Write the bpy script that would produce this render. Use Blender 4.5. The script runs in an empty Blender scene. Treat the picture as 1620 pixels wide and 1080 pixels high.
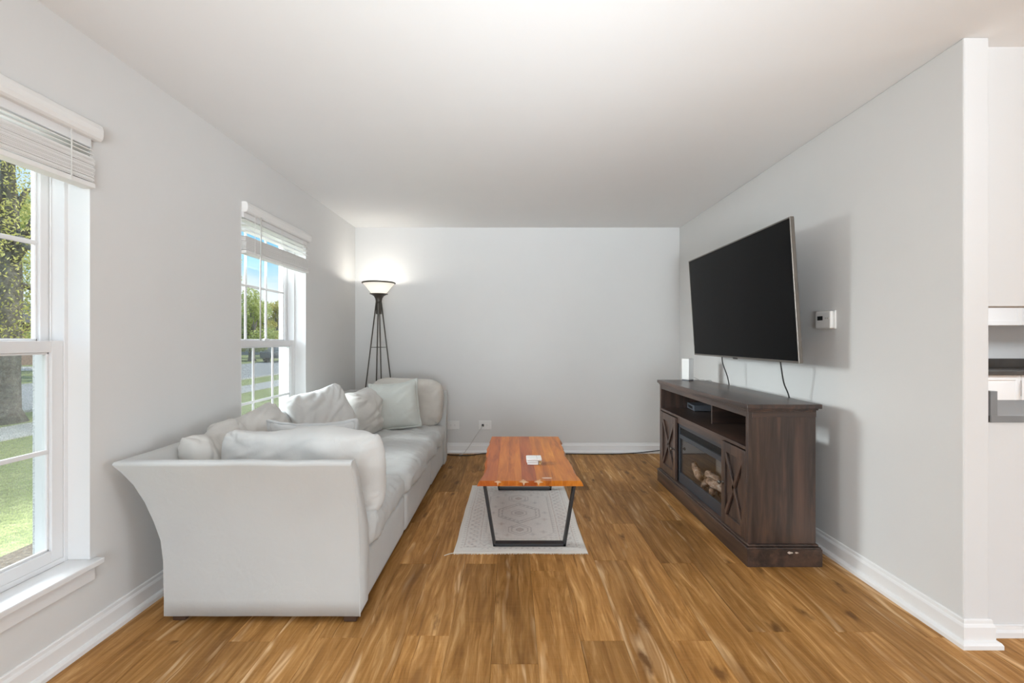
import bpy, bmesh, math, random
import numpy as np
from mathutils import Vector, Matrix, Euler, noise

C = bpy.context.scene.collection
SC = bpy.context.scene
random.seed(7)
R = math.radians

# ------------------------------------------------------------------ camera
cam = bpy.data.cameras.new('camera')
cam.sensor_width = 36.0
cam.lens = 36.0 * 745 / 1620
cam.shift_y = -3 / 1620
cam.clip_start = 0.05
cam.clip_end = 400
CAM = bpy.data.objects.new('camera', cam)
C.objects.link(CAM)
CAM.location = (0, 0, 1.227)
CAM.rotation_euler = (R(90), 0, 0)
SC.camera = CAM

# ------------------------------------------------------------------ colour management
SC.view_settings.view_transform = 'Standard'
SC.view_settings.look = 'None'
SC.view_settings.gamma = 1
SC.view_settings.use_curve_mapping = False
SC.view_settings.exposure = 0.08

# ------------------------------------------------------------------ world
world = bpy.data.worlds.new('sky')
SC.world = world
world.use_nodes = True
nt = world.node_tree
nt.nodes.clear()
def wn(t, **k):
    n = nt.nodes.new(t)
    for a, b in k.items():
        setattr(n, a, b)
    return n
w_out = wn('ShaderNodeOutputWorld')
w_bg = wn('ShaderNodeBackground')
w_tc = wn('ShaderNodeTexCoord')
w_sep = wn('ShaderNodeSeparateXYZ')
w_ramp = wn('ShaderNodeValToRGB')
w_noise = wn('ShaderNodeTexNoise')
w_map = wn('ShaderNodeMapping')
w_cr = wn('ShaderNodeValToRGB')
w_mix = wn('ShaderNodeMixRGB')
nt.links.new(w_tc.outputs['Generated'], w_sep.inputs[0])
nt.links.new(w_sep.outputs['Z'], w_ramp.inputs['Fac'])
w_ramp.color_ramp.elements[0].position = 0.0
w_ramp.color_ramp.elements[0].color = (0.80, 0.88, 0.93, 1)
w_ramp.color_ramp.elements[1].position = 0.45
w_ramp.color_ramp.elements[1].color = (0.16, 0.42, 0.82, 1)
w_ramp.color_ramp.elements[0].position = 0.07
e = w_ramp.color_ramp.elements.new(0.155)
e.color = (0.30, 0.66, 0.95, 1)
w_map.inputs['Scale'].default_value = (1.0, 1.0, 3.0)
nt.links.new(w_tc.outputs['Generated'], w_map.inputs['Vector'])
nt.links.new(w_map.outputs['Vector'], w_noise.inputs['Vector'])
w_noise.inputs['Scale'].default_value = 3.2
w_noise.inputs['Detail'].default_value = 7
w_cr.color_ramp.elements[0].position = 0.47
w_cr.color_ramp.elements[0].color = (0, 0, 0, 1)
w_cr.color_ramp.elements[1].position = 0.66
w_cr.color_ramp.elements[1].color = (1, 1, 1, 1)
nt.links.new(w_noise.outputs['Fac'], w_cr.inputs['Fac'])
nt.links.new(w_cr.outputs['Color'], w_mix.inputs['Fac'])
nt.links.new(w_ramp.outputs['Color'], w_mix.inputs['Color1'])
w_mix.inputs['Color2'].default_value = (0.95, 0.96, 0.97, 1)
nt.links.new(w_mix.outputs['Color'], w_bg.inputs['Color'])
w_bg.inputs['Strength'].default_value = 1.18
nt.links.new(w_bg.outputs[0], w_out.inputs[0])

# ------------------------------------------------------------------ lights
def lamp(name, typ, loc, rot, energy, color=(1, 1, 1), size=1.0, size_y=None, spread=None):
    l = bpy.data.lights.new(name, typ)
    l.energy = energy
    l.color = color
    if typ == 'AREA':
        l.shape = 'RECTANGLE'
        l.size = size
        l.size_y = size_y or size
        if spread:
            l.spread = spread
    elif typ == 'SUN':
        l.angle = size
    else:
        l.shadow_soft_size = size
    o = bpy.data.objects.new(name, l)
    C.objects.link(o)
    o.location = loc
    o.rotation_euler = rot
    return o
lamp('sun', 'SUN', (0, 0, 20), (R(38), 0, R(100)), 4.6, (1, 0.97, 0.90), R(2))     # high, from behind the house
# added fill from behind the camera, standing in for daylight from an unseen door
lamp('rear_fill', 'AREA', (0.2, -2.75, 1.15), (R(90), 0, 0), 90, (0.85, 0.935, 1.0), 2.7, 2.0)
# added side fill for the left wall; no dining window is known there
lamp('dining_side_fill', 'AREA', (6.35, -0.6, 1.35), (0, R(90), 0), 82, (0.85, 0.935, 1.0), 1.7, 2.4)
# added lamp to brighten the kitchen, no fixture is seen
lamp('kitchen_fill', 'AREA', (4.3, 3.5, 2.36), (0, 0, 0), 78, (0.86, 0.94, 1.0), 0.9)
lamp('living_fill', 'AREA', (0.1, -0.7, 2.36), (0, 0, 0), 10, (0.90, 0.96, 1.0), 0.6)  # added overhead fill behind the camera, brightens the near floor
# added fills to brighten the ceiling: one wide, one aimed further down the room
lamp('ceiling_bounce_fill', 'AREA', (0.15, -1.6, 0.80), (R(134), 0, 0), 3, (0.84, 0.93, 1.0), 0.9, 0.7, R(92))
lamp('ceiling_bounce_fill_far', 'AREA', (0.15, -1.6, 0.90), (R(115), 0, 0), 28, (0.84, 0.93, 1.0), 0.9, 0.7, R(60))
# sky light falling in through the two windows of the left wall
for yy, pw in ((1.2, 110), (3.3, 600)):
    lamp('window_daylight', 'AREA', (-4.6, yy, 2.3), (0, R(-77), 0), pw, (0.92, 0.97, 1.0), 1.6, 1.8)
lamp('window_daylight_high', 'AREA', (-3.1, 1.43, 3.45), (0, R(-42), 0), 45, (0.95, 0.98, 1.0), 1.3, 1.2)
SC.cycles.diffuse_bounces = 8
SC.cycles.max_bounces = 14
SC.cycles.transparent_max_bounces = 16

# ------------------------------------------------------------------ node helpers
class NT:
    def __init__(self, name):
        self.m = bpy.data.materials.new(name)
        self.m.use_nodes = True
        self.t = self.m.node_tree
        self.b = self.t.nodes['Principled BSDF']
        self.out = self.t.nodes['Material Output']
    def n(self, typ, ins=None, **k):
        nd = self.t.nodes.new(typ)
        for a, b in k.items():
            setattr(nd, a, b)
        for key, v in (ins or {}).items():
            self.put(nd.inputs[key], v)
        return nd
    def put(self, sock, v):
        if isinstance(v, bpy.types.NodeSocket):
            self.t.links.new(v, sock)
        elif isinstance(v, (tuple, list)) and sock.type == 'RGBA' and len(v) == 3:
            sock.default_value = (*v, 1)
        else:
            sock.default_value = v
    def math(self, op, a, b=0.0):
        return self.n('ShaderNodeMath', {0: a, 1: b}, operation=op).outputs[0]
    def mix(self, f, a, b, mode='MIX'):
        return self.n('ShaderNodeMixRGB', {0: f, 1: a, 2: b}, blend_type=mode).outputs[0]
    def ramp(self, f, stops):
        r = self.n('ShaderNodeValToRGB', {0: f})
        el = r.color_ramp.elements
        while len(el) < len(stops):
            el.new(0.5)
        for e_, (p, c) in zip(el, stops):
            e_.position = p
            e_.color = (*c, 1) if len(c) == 3 else c
        return r.outputs[0]
    def coords(self, scale=(1, 1, 1), kind='Object', offset=None):
        tc = self.n('ShaderNodeTexCoord')
        v = tc.outputs[kind]
        if offset is not None:
            v = self.n('ShaderNodeVectorMath', {0: v, 1: offset}, operation='ADD').outputs[0]
        return self.n('ShaderNodeMapping', {'Vector': v, 'Scale': scale}).outputs[0]
    def noise(self, vec, scale, detail=3, rough=0.5, dist=0.0):
        return self.n('ShaderNodeTexNoise', {'Vector': vec, 'Scale': scale, 'Detail': detail, 'Roughness': rough, 'Distortion': dist}).outputs[0]
    def bump(self, h, strength=0.2, dist=0.01):
        b = self.n('ShaderNodeBump', {'Height': h, 'Strength': strength, 'Distance': dist})
        self.put(self.b.inputs['Normal'], b.outputs[0])
    def set(self, **k):
        names = {'color': 'Base Color', 'rough': 'Roughness', 'metal': 'Metallic', 'spec': 'Specular IOR Level', 'coat': 'Coat Weight', 'coat_rough': 'Coat Roughness', 'sheen': 'Sheen Weight'}
        for a, v in k.items():
            self.put(self.b.inputs[names[a]], v)
        return self

def plain(name, col, rough=0.5, metal=0.0, spec=0.5, vary=0.04, bump=None):
    t = NT(name)
    v = t.coords()
    f = t.noise(v, 6, 3)
    lo = tuple(c * (1 - vary) for c in col)
    hi = tuple(min(1, c * (1 + vary)) for c in col)
    t.set(color=t.mix(f, lo, hi), rough=rough, metal=metal, spec=spec)
    if bump:
        t.bump(t.noise(v, bump[0], 4), bump[1], bump[2])
    return t.m

M = {}
M['wall'] = plain('wall_paint', (0.69, 0.69, 0.682), 0.85, spec=0.2, vary=0.012, bump=(160, 0.10, 0.002))
M['white_wall'] = plain('white_wall_paint', (0.70, 0.70, 0.70), 0.8, spec=0.2, vary=0.01, bump=(160, 0.08, 0.002))
M['ceiling'] = plain('ceiling_paint', (0.785, 0.785, 0.78), 0.9, spec=0.1, vary=0.01, bump=(120, 0.08, 0.002))
M['trim'] = plain('trim_paint', (0.75, 0.75, 0.75), 0.4, vary=0.01)
M['baseboard'] = plain('baseboard_paint', (0.81, 0.81, 0.81), 0.4, vary=0.01)
M['vinyl'] = plain('window_vinyl', (0.73, 0.73, 0.735), 0.35, vary=0.01)
M['blind'] = plain('blind_slat', (0.78, 0.775, 0.76), 0.5, vary=0.03)
M['black_metal'] = plain('black_steel', (0.018, 0.018, 0.020), 0.45, vary=0.15)
M['bronze'] = plain('bronze_metal', (0.105, 0.095, 0.082), 0.42, metal=0.75, vary=0.15)
M['white_plastic'] = plain('white_plastic', (0.80, 0.80, 0.785), 0.35, vary=0.01)
M['dark_plastic'] = plain('dark_plastic', (0.012, 0.012, 0.013), 0.4, vary=0.1)
M['grey_plastic'] = plain('grey_plastic', (0.10, 0.11, 0.13), 0.35, vary=0.05)
M['brass'] = plain('brass', (0.72, 0.50, 0.22), 0.3, metal=0.9, vary=0.05)
M['cord_black'] = plain('black_cord', (0.02, 0.02, 0.02), 0.5, vary=0.1)
M['cord_white'] = plain('white_cord', (0.55, 0.54, 0.52), 0.5, vary=0.1)
M['foot_wood'] = plain('dark_foot_wood', (0.07, 0.035, 0.02), 0.5, vary=0.3)
M['tv_bezel'] = plain('tv_bezel_metal', (0.22, 0.20, 0.18), 0.30, metal=0.85, vary=0.05)
M['granite'] = plain('granite', (0.055, 0.048, 0.042), 0.22, vary=0.5)
M['granite_edge'] = plain('honed_granite_edge', (0.17, 0.17, 0.17), 0.4, vary=0.35)
M['cabinet_white'] = plain('white_cabinet', (0.80, 0.80, 0.80), 0.4, vary=0.01)
M['steel'] = plain('brushed_steel', (0.55, 0.55, 0.55), 0.3, metal=0.9)
M['chip'] = plain('bare_chipboard', (0.60, 0.50, 0.42), 0.8, vary=0.2)
M['sapwood'] = plain('pale_sapwood', (0.62, 0.43, 0.27), 0.45, vary=0.12)
M['oval_pale'] = plain('pale_scuff', (0.66, 0.50, 0.42), 0.4, vary=0.1)

def fabric(name, col, wr=0.35):
    t = NT(name)
    v = t.coords()
    big = t.noise(v, 4.5, 4)
    weave = t.noise(t.coords((900, 900, 900)), 1.0, 2)
    c1 = tuple(c * 0.93 for c in col)
    c2 = tuple(min(1, c * 1.04) for c in col)
    c = t.mix(big, c1, c2)
    c = t.mix(t.math('MULTIPLY', weave, 0.16), c, tuple(x * 0.55 for x in col))
    t.set(color=c, rough=0.95, spec=0.15, sheen=0.15)
    h = t.math('ADD', t.math('MULTIPLY', t.noise(v, 14, 4, 0.55, 0.6), wr), t.math('MULTIPLY', weave, 0.035))
    t.bump(h, 0.55, 0.02)
    return t.m
M['sofa'] = fabric('sofa_linen', (0.555, 0.56, 0.55), 0.16)
M['cushion'] = fabric('cushion_linen', (0.62, 0.605, 0.575), 0.5)
M['cushion_white'] = fabric('cushion_linen_pale', (0.645, 0.645, 0.63), 0.4)
M['cushion_beige'] = fabric('cushion_linen_beige', (0.54, 0.51, 0.465), 0.45)
M['sage'] = fabric('sage_cotton', (0.565, 0.585, 0.55), 0.4)
M['pale_pillow'] = fabric('pale_cotton', (0.67, 0.68, 0.68), 0.4)

def floor_wood():
    t = NT('oak_plank')
    oi = t.n('ShaderNodeObjectInfo')
    rnd = oi.outputs['Random']
    off = t.n('ShaderNodeCombineXYZ', {0: t.math('MULTIPLY', rnd, 37.0), 1: t.math('MULTIPLY', rnd, 91.0), 2: t.math('MULTIPLY', rnd, 13.0)}).outputs[0]
    v = t.coords((1, 1, 1), 'Object', off)
    wx = t.noise(t.n('ShaderNodeMapping', {'Vector': v, 'Scale': (3.0, 2.6, 1)}).outputs[0], 1.0, 2)
    wx = t.math('MULTIPLY', t.math('SUBTRACT', wx, 0.5), 0.036)
    v = t.n('ShaderNodeVectorMath', {0: v, 1: t.n('ShaderNodeCombineXYZ', {0: wx}).outputs[0]}, operation='ADD').outputs[0]
    def sc(x, y):
        return t.n('ShaderNodeMapping', {'Vector': v, 'Scale': (x, y, 1)}).outputs[0]
    cont = t.noise(sc(6.5, 0.75), 1.0, 2, 0.45, 0.5)                    # cathedral contours
    rings = t.math('SINE', t.math('MULTIPLY', cont, 95.0))
    rings = t.math('MULTIPLY', t.math('ADD', rings, 1.0), 0.5)
    streak = t.noise(sc(30, 2.0), 1.0, 6, 0.66, 0.9)
    broad = t.noise(sc(8, 1.0), 1.0, 4, 0.6, 1.2)
    fine = t.noise(sc(230, 8), 1.0, 3, 0.6)
    saw = t.noise(sc(6, 170), 1.0, 2, 0.5)
    base = t.ramp(streak, [(0.30, (0.145, 0.070, 0.027)), (0.44, (0.270, 0.145, 0.062)), (0.55, (0.365, 0.210, 0.098)), (0.72, (0.560, 0.370, 0.205))])
    base = t.mix(t.ramp(broad, [(0.50, (0, 0, 0)), (0.66, (0.85, 0.85, 0.85))]), base, t.mix(rings, (0.120, 0.058, 0.024), (0.22, 0.115, 0.05)))
    light = t.noise(sc(12, 1.0), 1.0, 3, 0.5, 0.6)
    lmask = t.ramp(light, [(0.60, (0, 0, 0)), (0.67, (0.75, 0.75, 0.75))])
    lightwood = t.mix(t.math('MULTIPLY', rings, 0.8), (0.62, 0.455, 0.295), (0.33, 0.195, 0.10))
    base = t.mix(lmask, base, lightwood)
    base = t.mix(t.math('MULTIPLY', rings, 0.24), base, (0.17, 0.085, 0.036))
    # knots
    kv = t.n('ShaderNodeTexVoronoi', {'Vector': t.n('ShaderNodeMapping', {'Vector': v, 'Scale': (6.6, 2.5, 1)}).outputs[0], 'Scale': 1.0, 'Randomness': 1.0})
    kd = t.math('ADD', kv.outputs['Distance'], t.math('MULTIPLY', t.math('SUBTRACT', t.noise(sc(36, 14), 1.0, 4), 0.5), 0.42))
    base = t.mix(t.ramp(kd, [(0.04, (0.92, 0.92, 0.92)), (0.19, (0, 0, 0))]), base, (0.070, 0.032, 0.014))
    crack = t.noise(sc(64, 1.6), 1.0, 4, 0.6, 0.4)
    base = t.mix(t.ramp(crack, [(0.63, (0, 0, 0)), (0.70, (0.7, 0.7, 0.7))]), base, (0.085, 0.040, 0.018))
    base = t.mix(t.math('MULTIPLY', fine, 0.42), base, (0.10, 0.05, 0.022))
    base = t.mix(t.math('MULTIPLY', saw, 0.14), base, (0.46, 0.30, 0.17))
    hsv = t.n('ShaderNodeHueSaturation', {'Hue': 0.5, 'Saturation': 1.15, 'Value': t.n('ShaderNodeMapRange', {0: rnd, 3: 1.16, 4: 1.72}).outputs[0], 'Color': base})
    rough = t.n('ShaderNodeMapRange', {0: streak, 3: 0.42, 4: 0.56}).outputs[0]
    t.set(color=hsv.outputs[0], rough=rough, spec=0.14)
    t.bump(t.math('ADD', t.math('MULTIPLY', streak, 0.6), t.math('MULTIPLY', fine, 0.4)), 0.22, 0.003)
    return t.m
M['floor'] = floor_wood()

def table_wood():
    t = NT('acacia_strip')
    rnd = t.n('ShaderNodeObjectInfo').outputs['Random']
    off = t.n('ShaderNodeCombineXYZ', {0: t.math('MULTIPLY', rnd, 17.0), 1: t.math('MULTIPLY', rnd, 53.0), 2: 0.0}).outputs[0]
    v = t.coords((1, 1, 1), 'Object', off)
    def sc(x, y):
        return t.n('ShaderNodeMapping', {'Vector': v, 'Scale': (x, y, 6)}).outputs[0]
    s = t.noise(sc(22, 1.6), 1.0, 4, 0.6, 0.5)
    fine = t.noise(sc(150, 7), 1.0, 3)
    c = t.ramp(s, [(0.3, (0.27, 0.072, 0.024)), (0.5, (0.46, 0.150, 0.048)), (0.72, (0.60, 0.235, 0.078))])
    c = t.mix(t.math('MULTIPLY', fine, 0.3), c, (0.14, 0.045, 0.02))
    hsv = t.n('ShaderNodeHueSaturation', {'Hue': t.n('ShaderNodeMapRange', {0: rnd, 3: 0.482, 4: 0.514}).outputs[0], 'Saturation': 1.10, 'Value': t.n('ShaderNodeMapRange', {0: rnd, 3: 0.66, 4: 1.42}).outputs[0], 'Color': c})
    t.set(color=hsv.outputs[0], rough=0.32, spec=0.25, coat=0.05, coat_rough=0.2)
    t.bump(s, 0.05, 0.002)
    return t.m
M['table_wood'] = table_wood()

def dark_wood(name, axis, amt=1.0):
    t = NT(name)
    s = {'X': (2, 28, 28), 'Y': (28, 2, 28), 'Z': (28, 28, 2)}[axis]
    st = t.noise(t.coords(s), 1.0, 4, 0.6, 0.4)
    f = t.noise(t.coords(tuple(x * 7 for x in s)), 1.0, 3)
    big = t.noise(t.coords(tuple(x * 0.35 for x in s)), 1.0, 3)
    c = t.ramp(st, [(0.32, (0.028, 0.020, 0.018)), (0.52, (0.060, 0.040, 0.033)), (0.72, (0.125, 0.070, 0.048))])
    c = t.mix(t.ramp(big, [(0.5, (0, 0, 0)), (0.72, (0.55, 0.55, 0.55))]), c, (0.150, 0.082, 0.056))
    c = t.mix(t.math('MULTIPLY', f, 0.35), c, (0.020, 0.012, 0.010))
    t.set(color=c, rough=0.33, spec=0.6)
    t.bump(f, 0.10, 0.002)
    return t.m
M['dark_z'] = dark_wood('espresso_wood_upright', 'Z')
M['dark_y'] = dark_wood('espresso_wood_lengthwise', 'Y')
M['dark_x'] = dark_wood('espresso_wood_crosswise', 'X')

def glass_mat(name, tint=(1, 1, 1), gl=1.0):
    t = NT(name)
    tr = t.n('ShaderNodeBsdfTransparent', {'Color': tint})
    gs = t.n('ShaderNodeBsdfGlossy', {'Color': (gl, gl, gl), 'Roughness': 0.01})
    fr = t.n('ShaderNodeFresnel', {'IOR': 1.45})
    bf = t.n('ShaderNodeNewGeometry').outputs['Backfacing']
    mx = t.n('ShaderNodeMixShader', {0: t.math('MULTIPLY', t.math('MINIMUM', fr.outputs[0], 0.5), t.math('SUBTRACT', 1.0, bf))})
    t.t.links.new(tr.outputs[0], mx.inputs[1])
    t.t.links.new(gs.outputs[0], mx.inputs[2])
    t.t.links.new(mx.outputs[0], t.out.inputs[0])
    return t.m
M['glass'] = glass_mat('window_glass', (0.97, 0.985, 0.975), 0.5)
def hearth_glass():
    t = NT('hearth_glass')
    tr = t.n('ShaderNodeBsdfTransparent', {'Color': (0.97, 0.97, 0.97)})
    gs = t.n('ShaderNodeBsdfGlossy', {'Color': (0.9, 0.9, 0.9), 'Roughness': 0.015})
    fr = t.n('ShaderNodeFresnel', {'IOR': 1.7})
    bf = t.n('ShaderNodeNewGeometry').outputs['Backfacing']
    mx = t.n('ShaderNodeMixShader', {0: t.math('MULTIPLY', fr.outputs[0], t.math('SUBTRACT', 1.0, bf))})
    t.t.links.new(tr.outputs[0], mx.inputs[1])
    t.t.links.new(gs.outputs[0], mx.inputs[2])
    t.t.links.new(mx.outputs[0], t.out.inputs[0])
    return t.m
M['hearth_glass'] = hearth_glass()
def screen_mesh():
    t = NT('insect_mesh')
    tr = t.n('ShaderNodeBsdfTransparent')
    df = t.n('ShaderNodeBsdfDiffuse', {'Color': (0.30, 0.30, 0.29)})
    nz = t.noise(t.coords((1, 1, 1)), 170, 2)
    mx = t.n('ShaderNodeMixShader', {0: t.n('ShaderNodeMapRange', {0: nz, 1: 0.35, 2: 0.7, 3: 0.06, 4: 0.34}).outputs[0]})
    t.t.links.new(tr.outputs[0], mx.inputs[1])
    t.t.links.new(df.outputs[0], mx.inputs[2])
    t.t.links.new(mx.outputs[0], t.out.inputs[0])
    return t.m
M['screen'] = screen_mesh()
def tv_screen():
    t = NT('tv_screen')
    t.set(color=(0.0035, 0.0035, 0.0038), rough=0.22, spec=0.05)
    return t.m
M['tv_screen'] = tv_screen()
def lamp_glass():
    t = NT('frosted_lamp_glass')
    t.set(color=(0.85, 0.84, 0.80), rough=0.5)
    t.put(t.b.inputs['Emission Color'], (1.0, 0.95, 0.86, 1))
    t.put(t.b.inputs['Emission Strength'], 0.35)
    tl = t.n('ShaderNodeBsdfTranslucent', {'Color': (0.9, 0.88, 0.84)})
    mx = t.n('ShaderNodeMixShader', {0: 0.35})
    t.t.links.new(t.b.outputs[0], mx.inputs[1])
    t.t.links.new(tl.outputs[0], mx.inputs[2])
    t.t.links.new(mx.outputs[0], t.out.inputs[0])
    return t.m
M['lamp_glass'] = lamp_glass()
def emit(name, col, s):
    t = NT(name)
    t.put(t.b.inputs['Emission Color'], (*col, 1))
    t.put(t.b.inputs['Emission Strength'], s)
    return t.m
M['bulb'] = emit('lit_bulb', (1, 0.93, 0.82), 6.0)
def log_mat():
    t = NT('ceramic_log')
    n_ = t.noise(t.coords((1, 1, 1)), 22, 5, 0.65)
    t.set(color=t.ramp(n_, [(0.35, (0.05, 0.035, 0.028)), (0.5, (0.24, 0.15, 0.10)), (0.7, (0.48, 0.40, 0.33))]), rough=0.9)
    t.bump(n_, 0.6, 0.02)
    return t.m
M['log'] = log_mat()
def ground(name, cols, scale, bumpv=0.4):
    t = NT(name)
    v = t.coords((1, 1, 1))
    n1 = t.noise(v, scale, 6, 0.7)
    n2 = t.noise(v, scale * 0.05, 3)
    c = t.ramp(t.math('ADD', t.math('MULTIPLY', n1, 0.7), t.math('MULTIPLY', n2, 0.3)), [(0.35, cols[0]), (0.5, cols[1]), (0.65, cols[2])])
    t.set(color=c, rough=0.95, spec=0.1)
    t.bump(n1, bumpv, 0.03)
    return t.m
M['lawn'] = ground('lawn_grass', ((0.17, 0.20, 0.08), (0.27, 0.30, 0.13), (0.39, 0.40, 0.21)), 14)
M['mulch'] = ground('mulch', ((0.07, 0.05, 0.035), (0.15, 0.115, 0.085), (0.26, 0.21, 0.165)), 22, 0.9)
M['concrete'] = ground('concrete', ((0.36, 0.35, 0.33), (0.44, 0.43, 0.41), (0.52, 0.51, 0.48)), 9, 0.1)
M['asphalt'] = ground('asphalt', ((0.27, 0.27, 0.27), (0.33, 0.33, 0.33), (0.39, 0.39, 0.385)), 12, 0.1)
M['bark'] = ground('bark', ((0.12, 0.10, 0.08), (0.24, 0.21, 0.18), (0.36, 0.33, 0.29)), 16, 1.0)
def leaf(name, c1, c2, c3):
    t = NT(name)
    g = t.n('ShaderNodeNewGeometry')
    c = t.ramp(g.outputs['Random Per Island'], [(0.0, c1), (0.5, c2), (1.0, c3)])
    t.set(color=c, rough=0.7, spec=0.2)
    tl = t.n('ShaderNodeBsdfTranslucent', {'Color': c})
    mx = t.n('ShaderNodeMixShader', {0: 0.5})
    t.t.links.new(t.b.outputs[0], mx.inputs[1])
    t.t.links.new(tl.outputs[0], mx.inputs[2])
    t.t.links.new(mx.outputs[0], t.out.inputs[0])
    return t.m
M['leaf_yellow'] = leaf('yellow_green_leaf', (0.48, 0.45, 0.14), (0.70, 0.63, 0.20), (0.84, 0.77, 0.36))
M['leaf_green'] = leaf('green_leaf', (0.36, 0.41, 0.15), (0.55, 0.58, 0.22), (0.70, 0.71, 0.35))
M['siding'] = plain('house_siding', (0.42, 0.42, 0.44), 0.8)
M['brick_far'] = plain('house_brick', (0.26, 0.17, 0.13), 0.9, vary=0.2)
M['shingle'] = plain('roof_shingle', (0.10, 0.09, 0.085), 0.9, vary=0.2)
M['car_paint'] = plain('dark_car_paint', (0.10, 0.11, 0.13), 0.25)
M['car_glass'] = plain('car_glass', (0.02, 0.025, 0.03), 0.1)

# ------------------------------------------------------------------ mesh builder
class MB:
    def __init__(self):
        self.v = []
        self.f = []
    def add(self, verts, faces):
        b = len(self.v)
        self.v += [tuple(p) for p in verts]
        self.f += [tuple(i + b for i in f) for f in faces]
        return self
    def box(self, x0, x1, y0, y1, z0, z1):
        return self.add([(x0, y0, z0), (x1, y0, z0), (x1, y1, z0), (x0, y1, z0), (x0, y0, z1), (x1, y0, z1), (x1, y1, z1), (x0, y1, z1)],
                        [(0, 3, 2, 1), (4, 5, 6, 7), (0, 1, 5, 4), (1, 2, 6, 5), (2, 3, 7, 6), (3, 0, 4, 7)])
    def obox(self, mat, sx, sy, sz):
        vs = [mat @ Vector((x * sx / 2, y * sy / 2, z * sz / 2)) for z in (-1, 1) for y in (-1, 1) for x in (-1, 1)]
        return self.add(vs, [(0, 2, 3, 1), (4, 5, 7, 6), (0, 1, 5, 4), (1, 3, 7, 5), (3, 2, 6, 7), (2, 0, 4, 6)])
    def bar(self, p, q, w, h, up=(0, 0, 1)):
        p, q = Vector(p), Vector(q)
        d = (q - p)
        L = d.length
        d.normalize()
        s = d.cross(Vector(up))
        if s.length < 1e-5:
            s = d.cross(Vector((1, 0, 0)))
        s.normalize()
        u = s.cross(d)
        m = Matrix((s, d, u)).transposed().to_4x4()
        m.translation = (p + q) / 2
        return self.obox(m, w, L, h)
    def tube(self, pts, r, n=10, cap=True):
        pts = [Vector(p) for p in pts]
        rs = r if isinstance(r, (list, tuple)) else [r] * len(pts)
        rings = []
        prev = None
        for i, p in enumerate(pts):
            d = (pts[min(i + 1, len(pts) - 1)] - pts[max(i - 1, 0)]).normalized()
            a = prev if prev is not None else (Vector((0, 0, 1)) if abs(d.z) < 0.9 else Vector((1, 0, 0)))
            s = (a - d * a.dot(d)).normalized()
            prev = s
            u = d.cross(s)
            rings.append([p + (s * math.cos(2 * math.pi * k / n) + u * math.sin(2 * math.pi * k / n)) * rs[i] for k in range(n)])
        vs = [q for ring in rings for q in ring]
        fs = [(i * n + k, i * n + (k + 1) % n, (i + 1) * n + (k + 1) % n, (i + 1) * n + k) for i in range(len(pts) - 1) for k in range(n)]
        if cap:
            fs.append(tuple(range(n - 1, -1, -1)))
            fs.append(tuple((len(pts) - 1) * n + k for k in range(n)))
        return self.add(vs, fs)
    def lathe(self, prof, c, n=32, cap=False):
        vs = [(c[0] + r * math.cos(2 * math.pi * k / n), c[1] + r * math.sin(2 * math.pi * k / n), c[2] + z) for r, z in prof for k in range(n)]
        fs = [(i * n + k, i * n + (k + 1) % n, (i + 1) * n + (k + 1) % n, (i + 1) * n + k) for i in range(len(prof) - 1) for k in range(n)]
        if cap:
            fs.append(tuple(range(n - 1, -1, -1)))
            fs.append(tuple((len(prof) - 1) * n + k for k in range(n)))
        return self.add(vs, fs)
    def prism(self, poly, axis, a0, a1):
        def mk(p, a):
            return {'X': (a, p[0], p[1]), 'Y': (p[0], a, p[1]), 'Z': (p[0], p[1], a)}[axis]
        n = len(poly)
        vs = [mk(p, a0) for p in poly] + [mk(p, a1) for p in poly]
        fs = [(k, (k + 1) % n, n + (k + 1) % n, n + k) for k in range(n)]
        fs += [tuple(range(n - 1, -1, -1)), tuple(range(n, 2 * n))]
        return self.add(vs, fs)
    def build(self, name, mat, parent=None, bevel=0.0, smooth=False, origin=None, seg=2, sub=0):
        if origin is None:
            origin = root_loc(parent)
        me = bpy.data.meshes.new(name)
        me.from_pydata([(x - origin[0], y - origin[1], z - origin[2]) for x, y, z in self.v], [], self.f)
        bm = bmesh.new()
        bm.from_mesh(me)
        bmesh.ops.recalc_face_normals(bm, faces=bm.faces)
        bm.to_mesh(me)
        bm.free()
        me.materials.append(mat)
        o = bpy.data.objects.new(name, me)
        C.objects.link(o)
        if parent is None:
            o.location = origin
        else:
            o.parent = parent
            o.location = Vector(origin) - Vector(root_loc(parent))
        if smooth:
            for p in me.polygons:
                p.use_smooth = True
        if bevel:
            b = o.modifiers.new('bevel', 'BEVEL')
            b.width = bevel
            b.segments = seg
            b.limit_method = 'ANGLE'
            b.angle_limit = R(40)
        if sub:
            s = o.modifiers.new('subdivision', 'SUBSURF')
            s.levels = sub
            s.render_levels = sub
        return o

def root_loc(o):
    v = Vector((0, 0, 0))
    while o is not None:
        v += o.location
        o = o.parent
    return v

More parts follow.
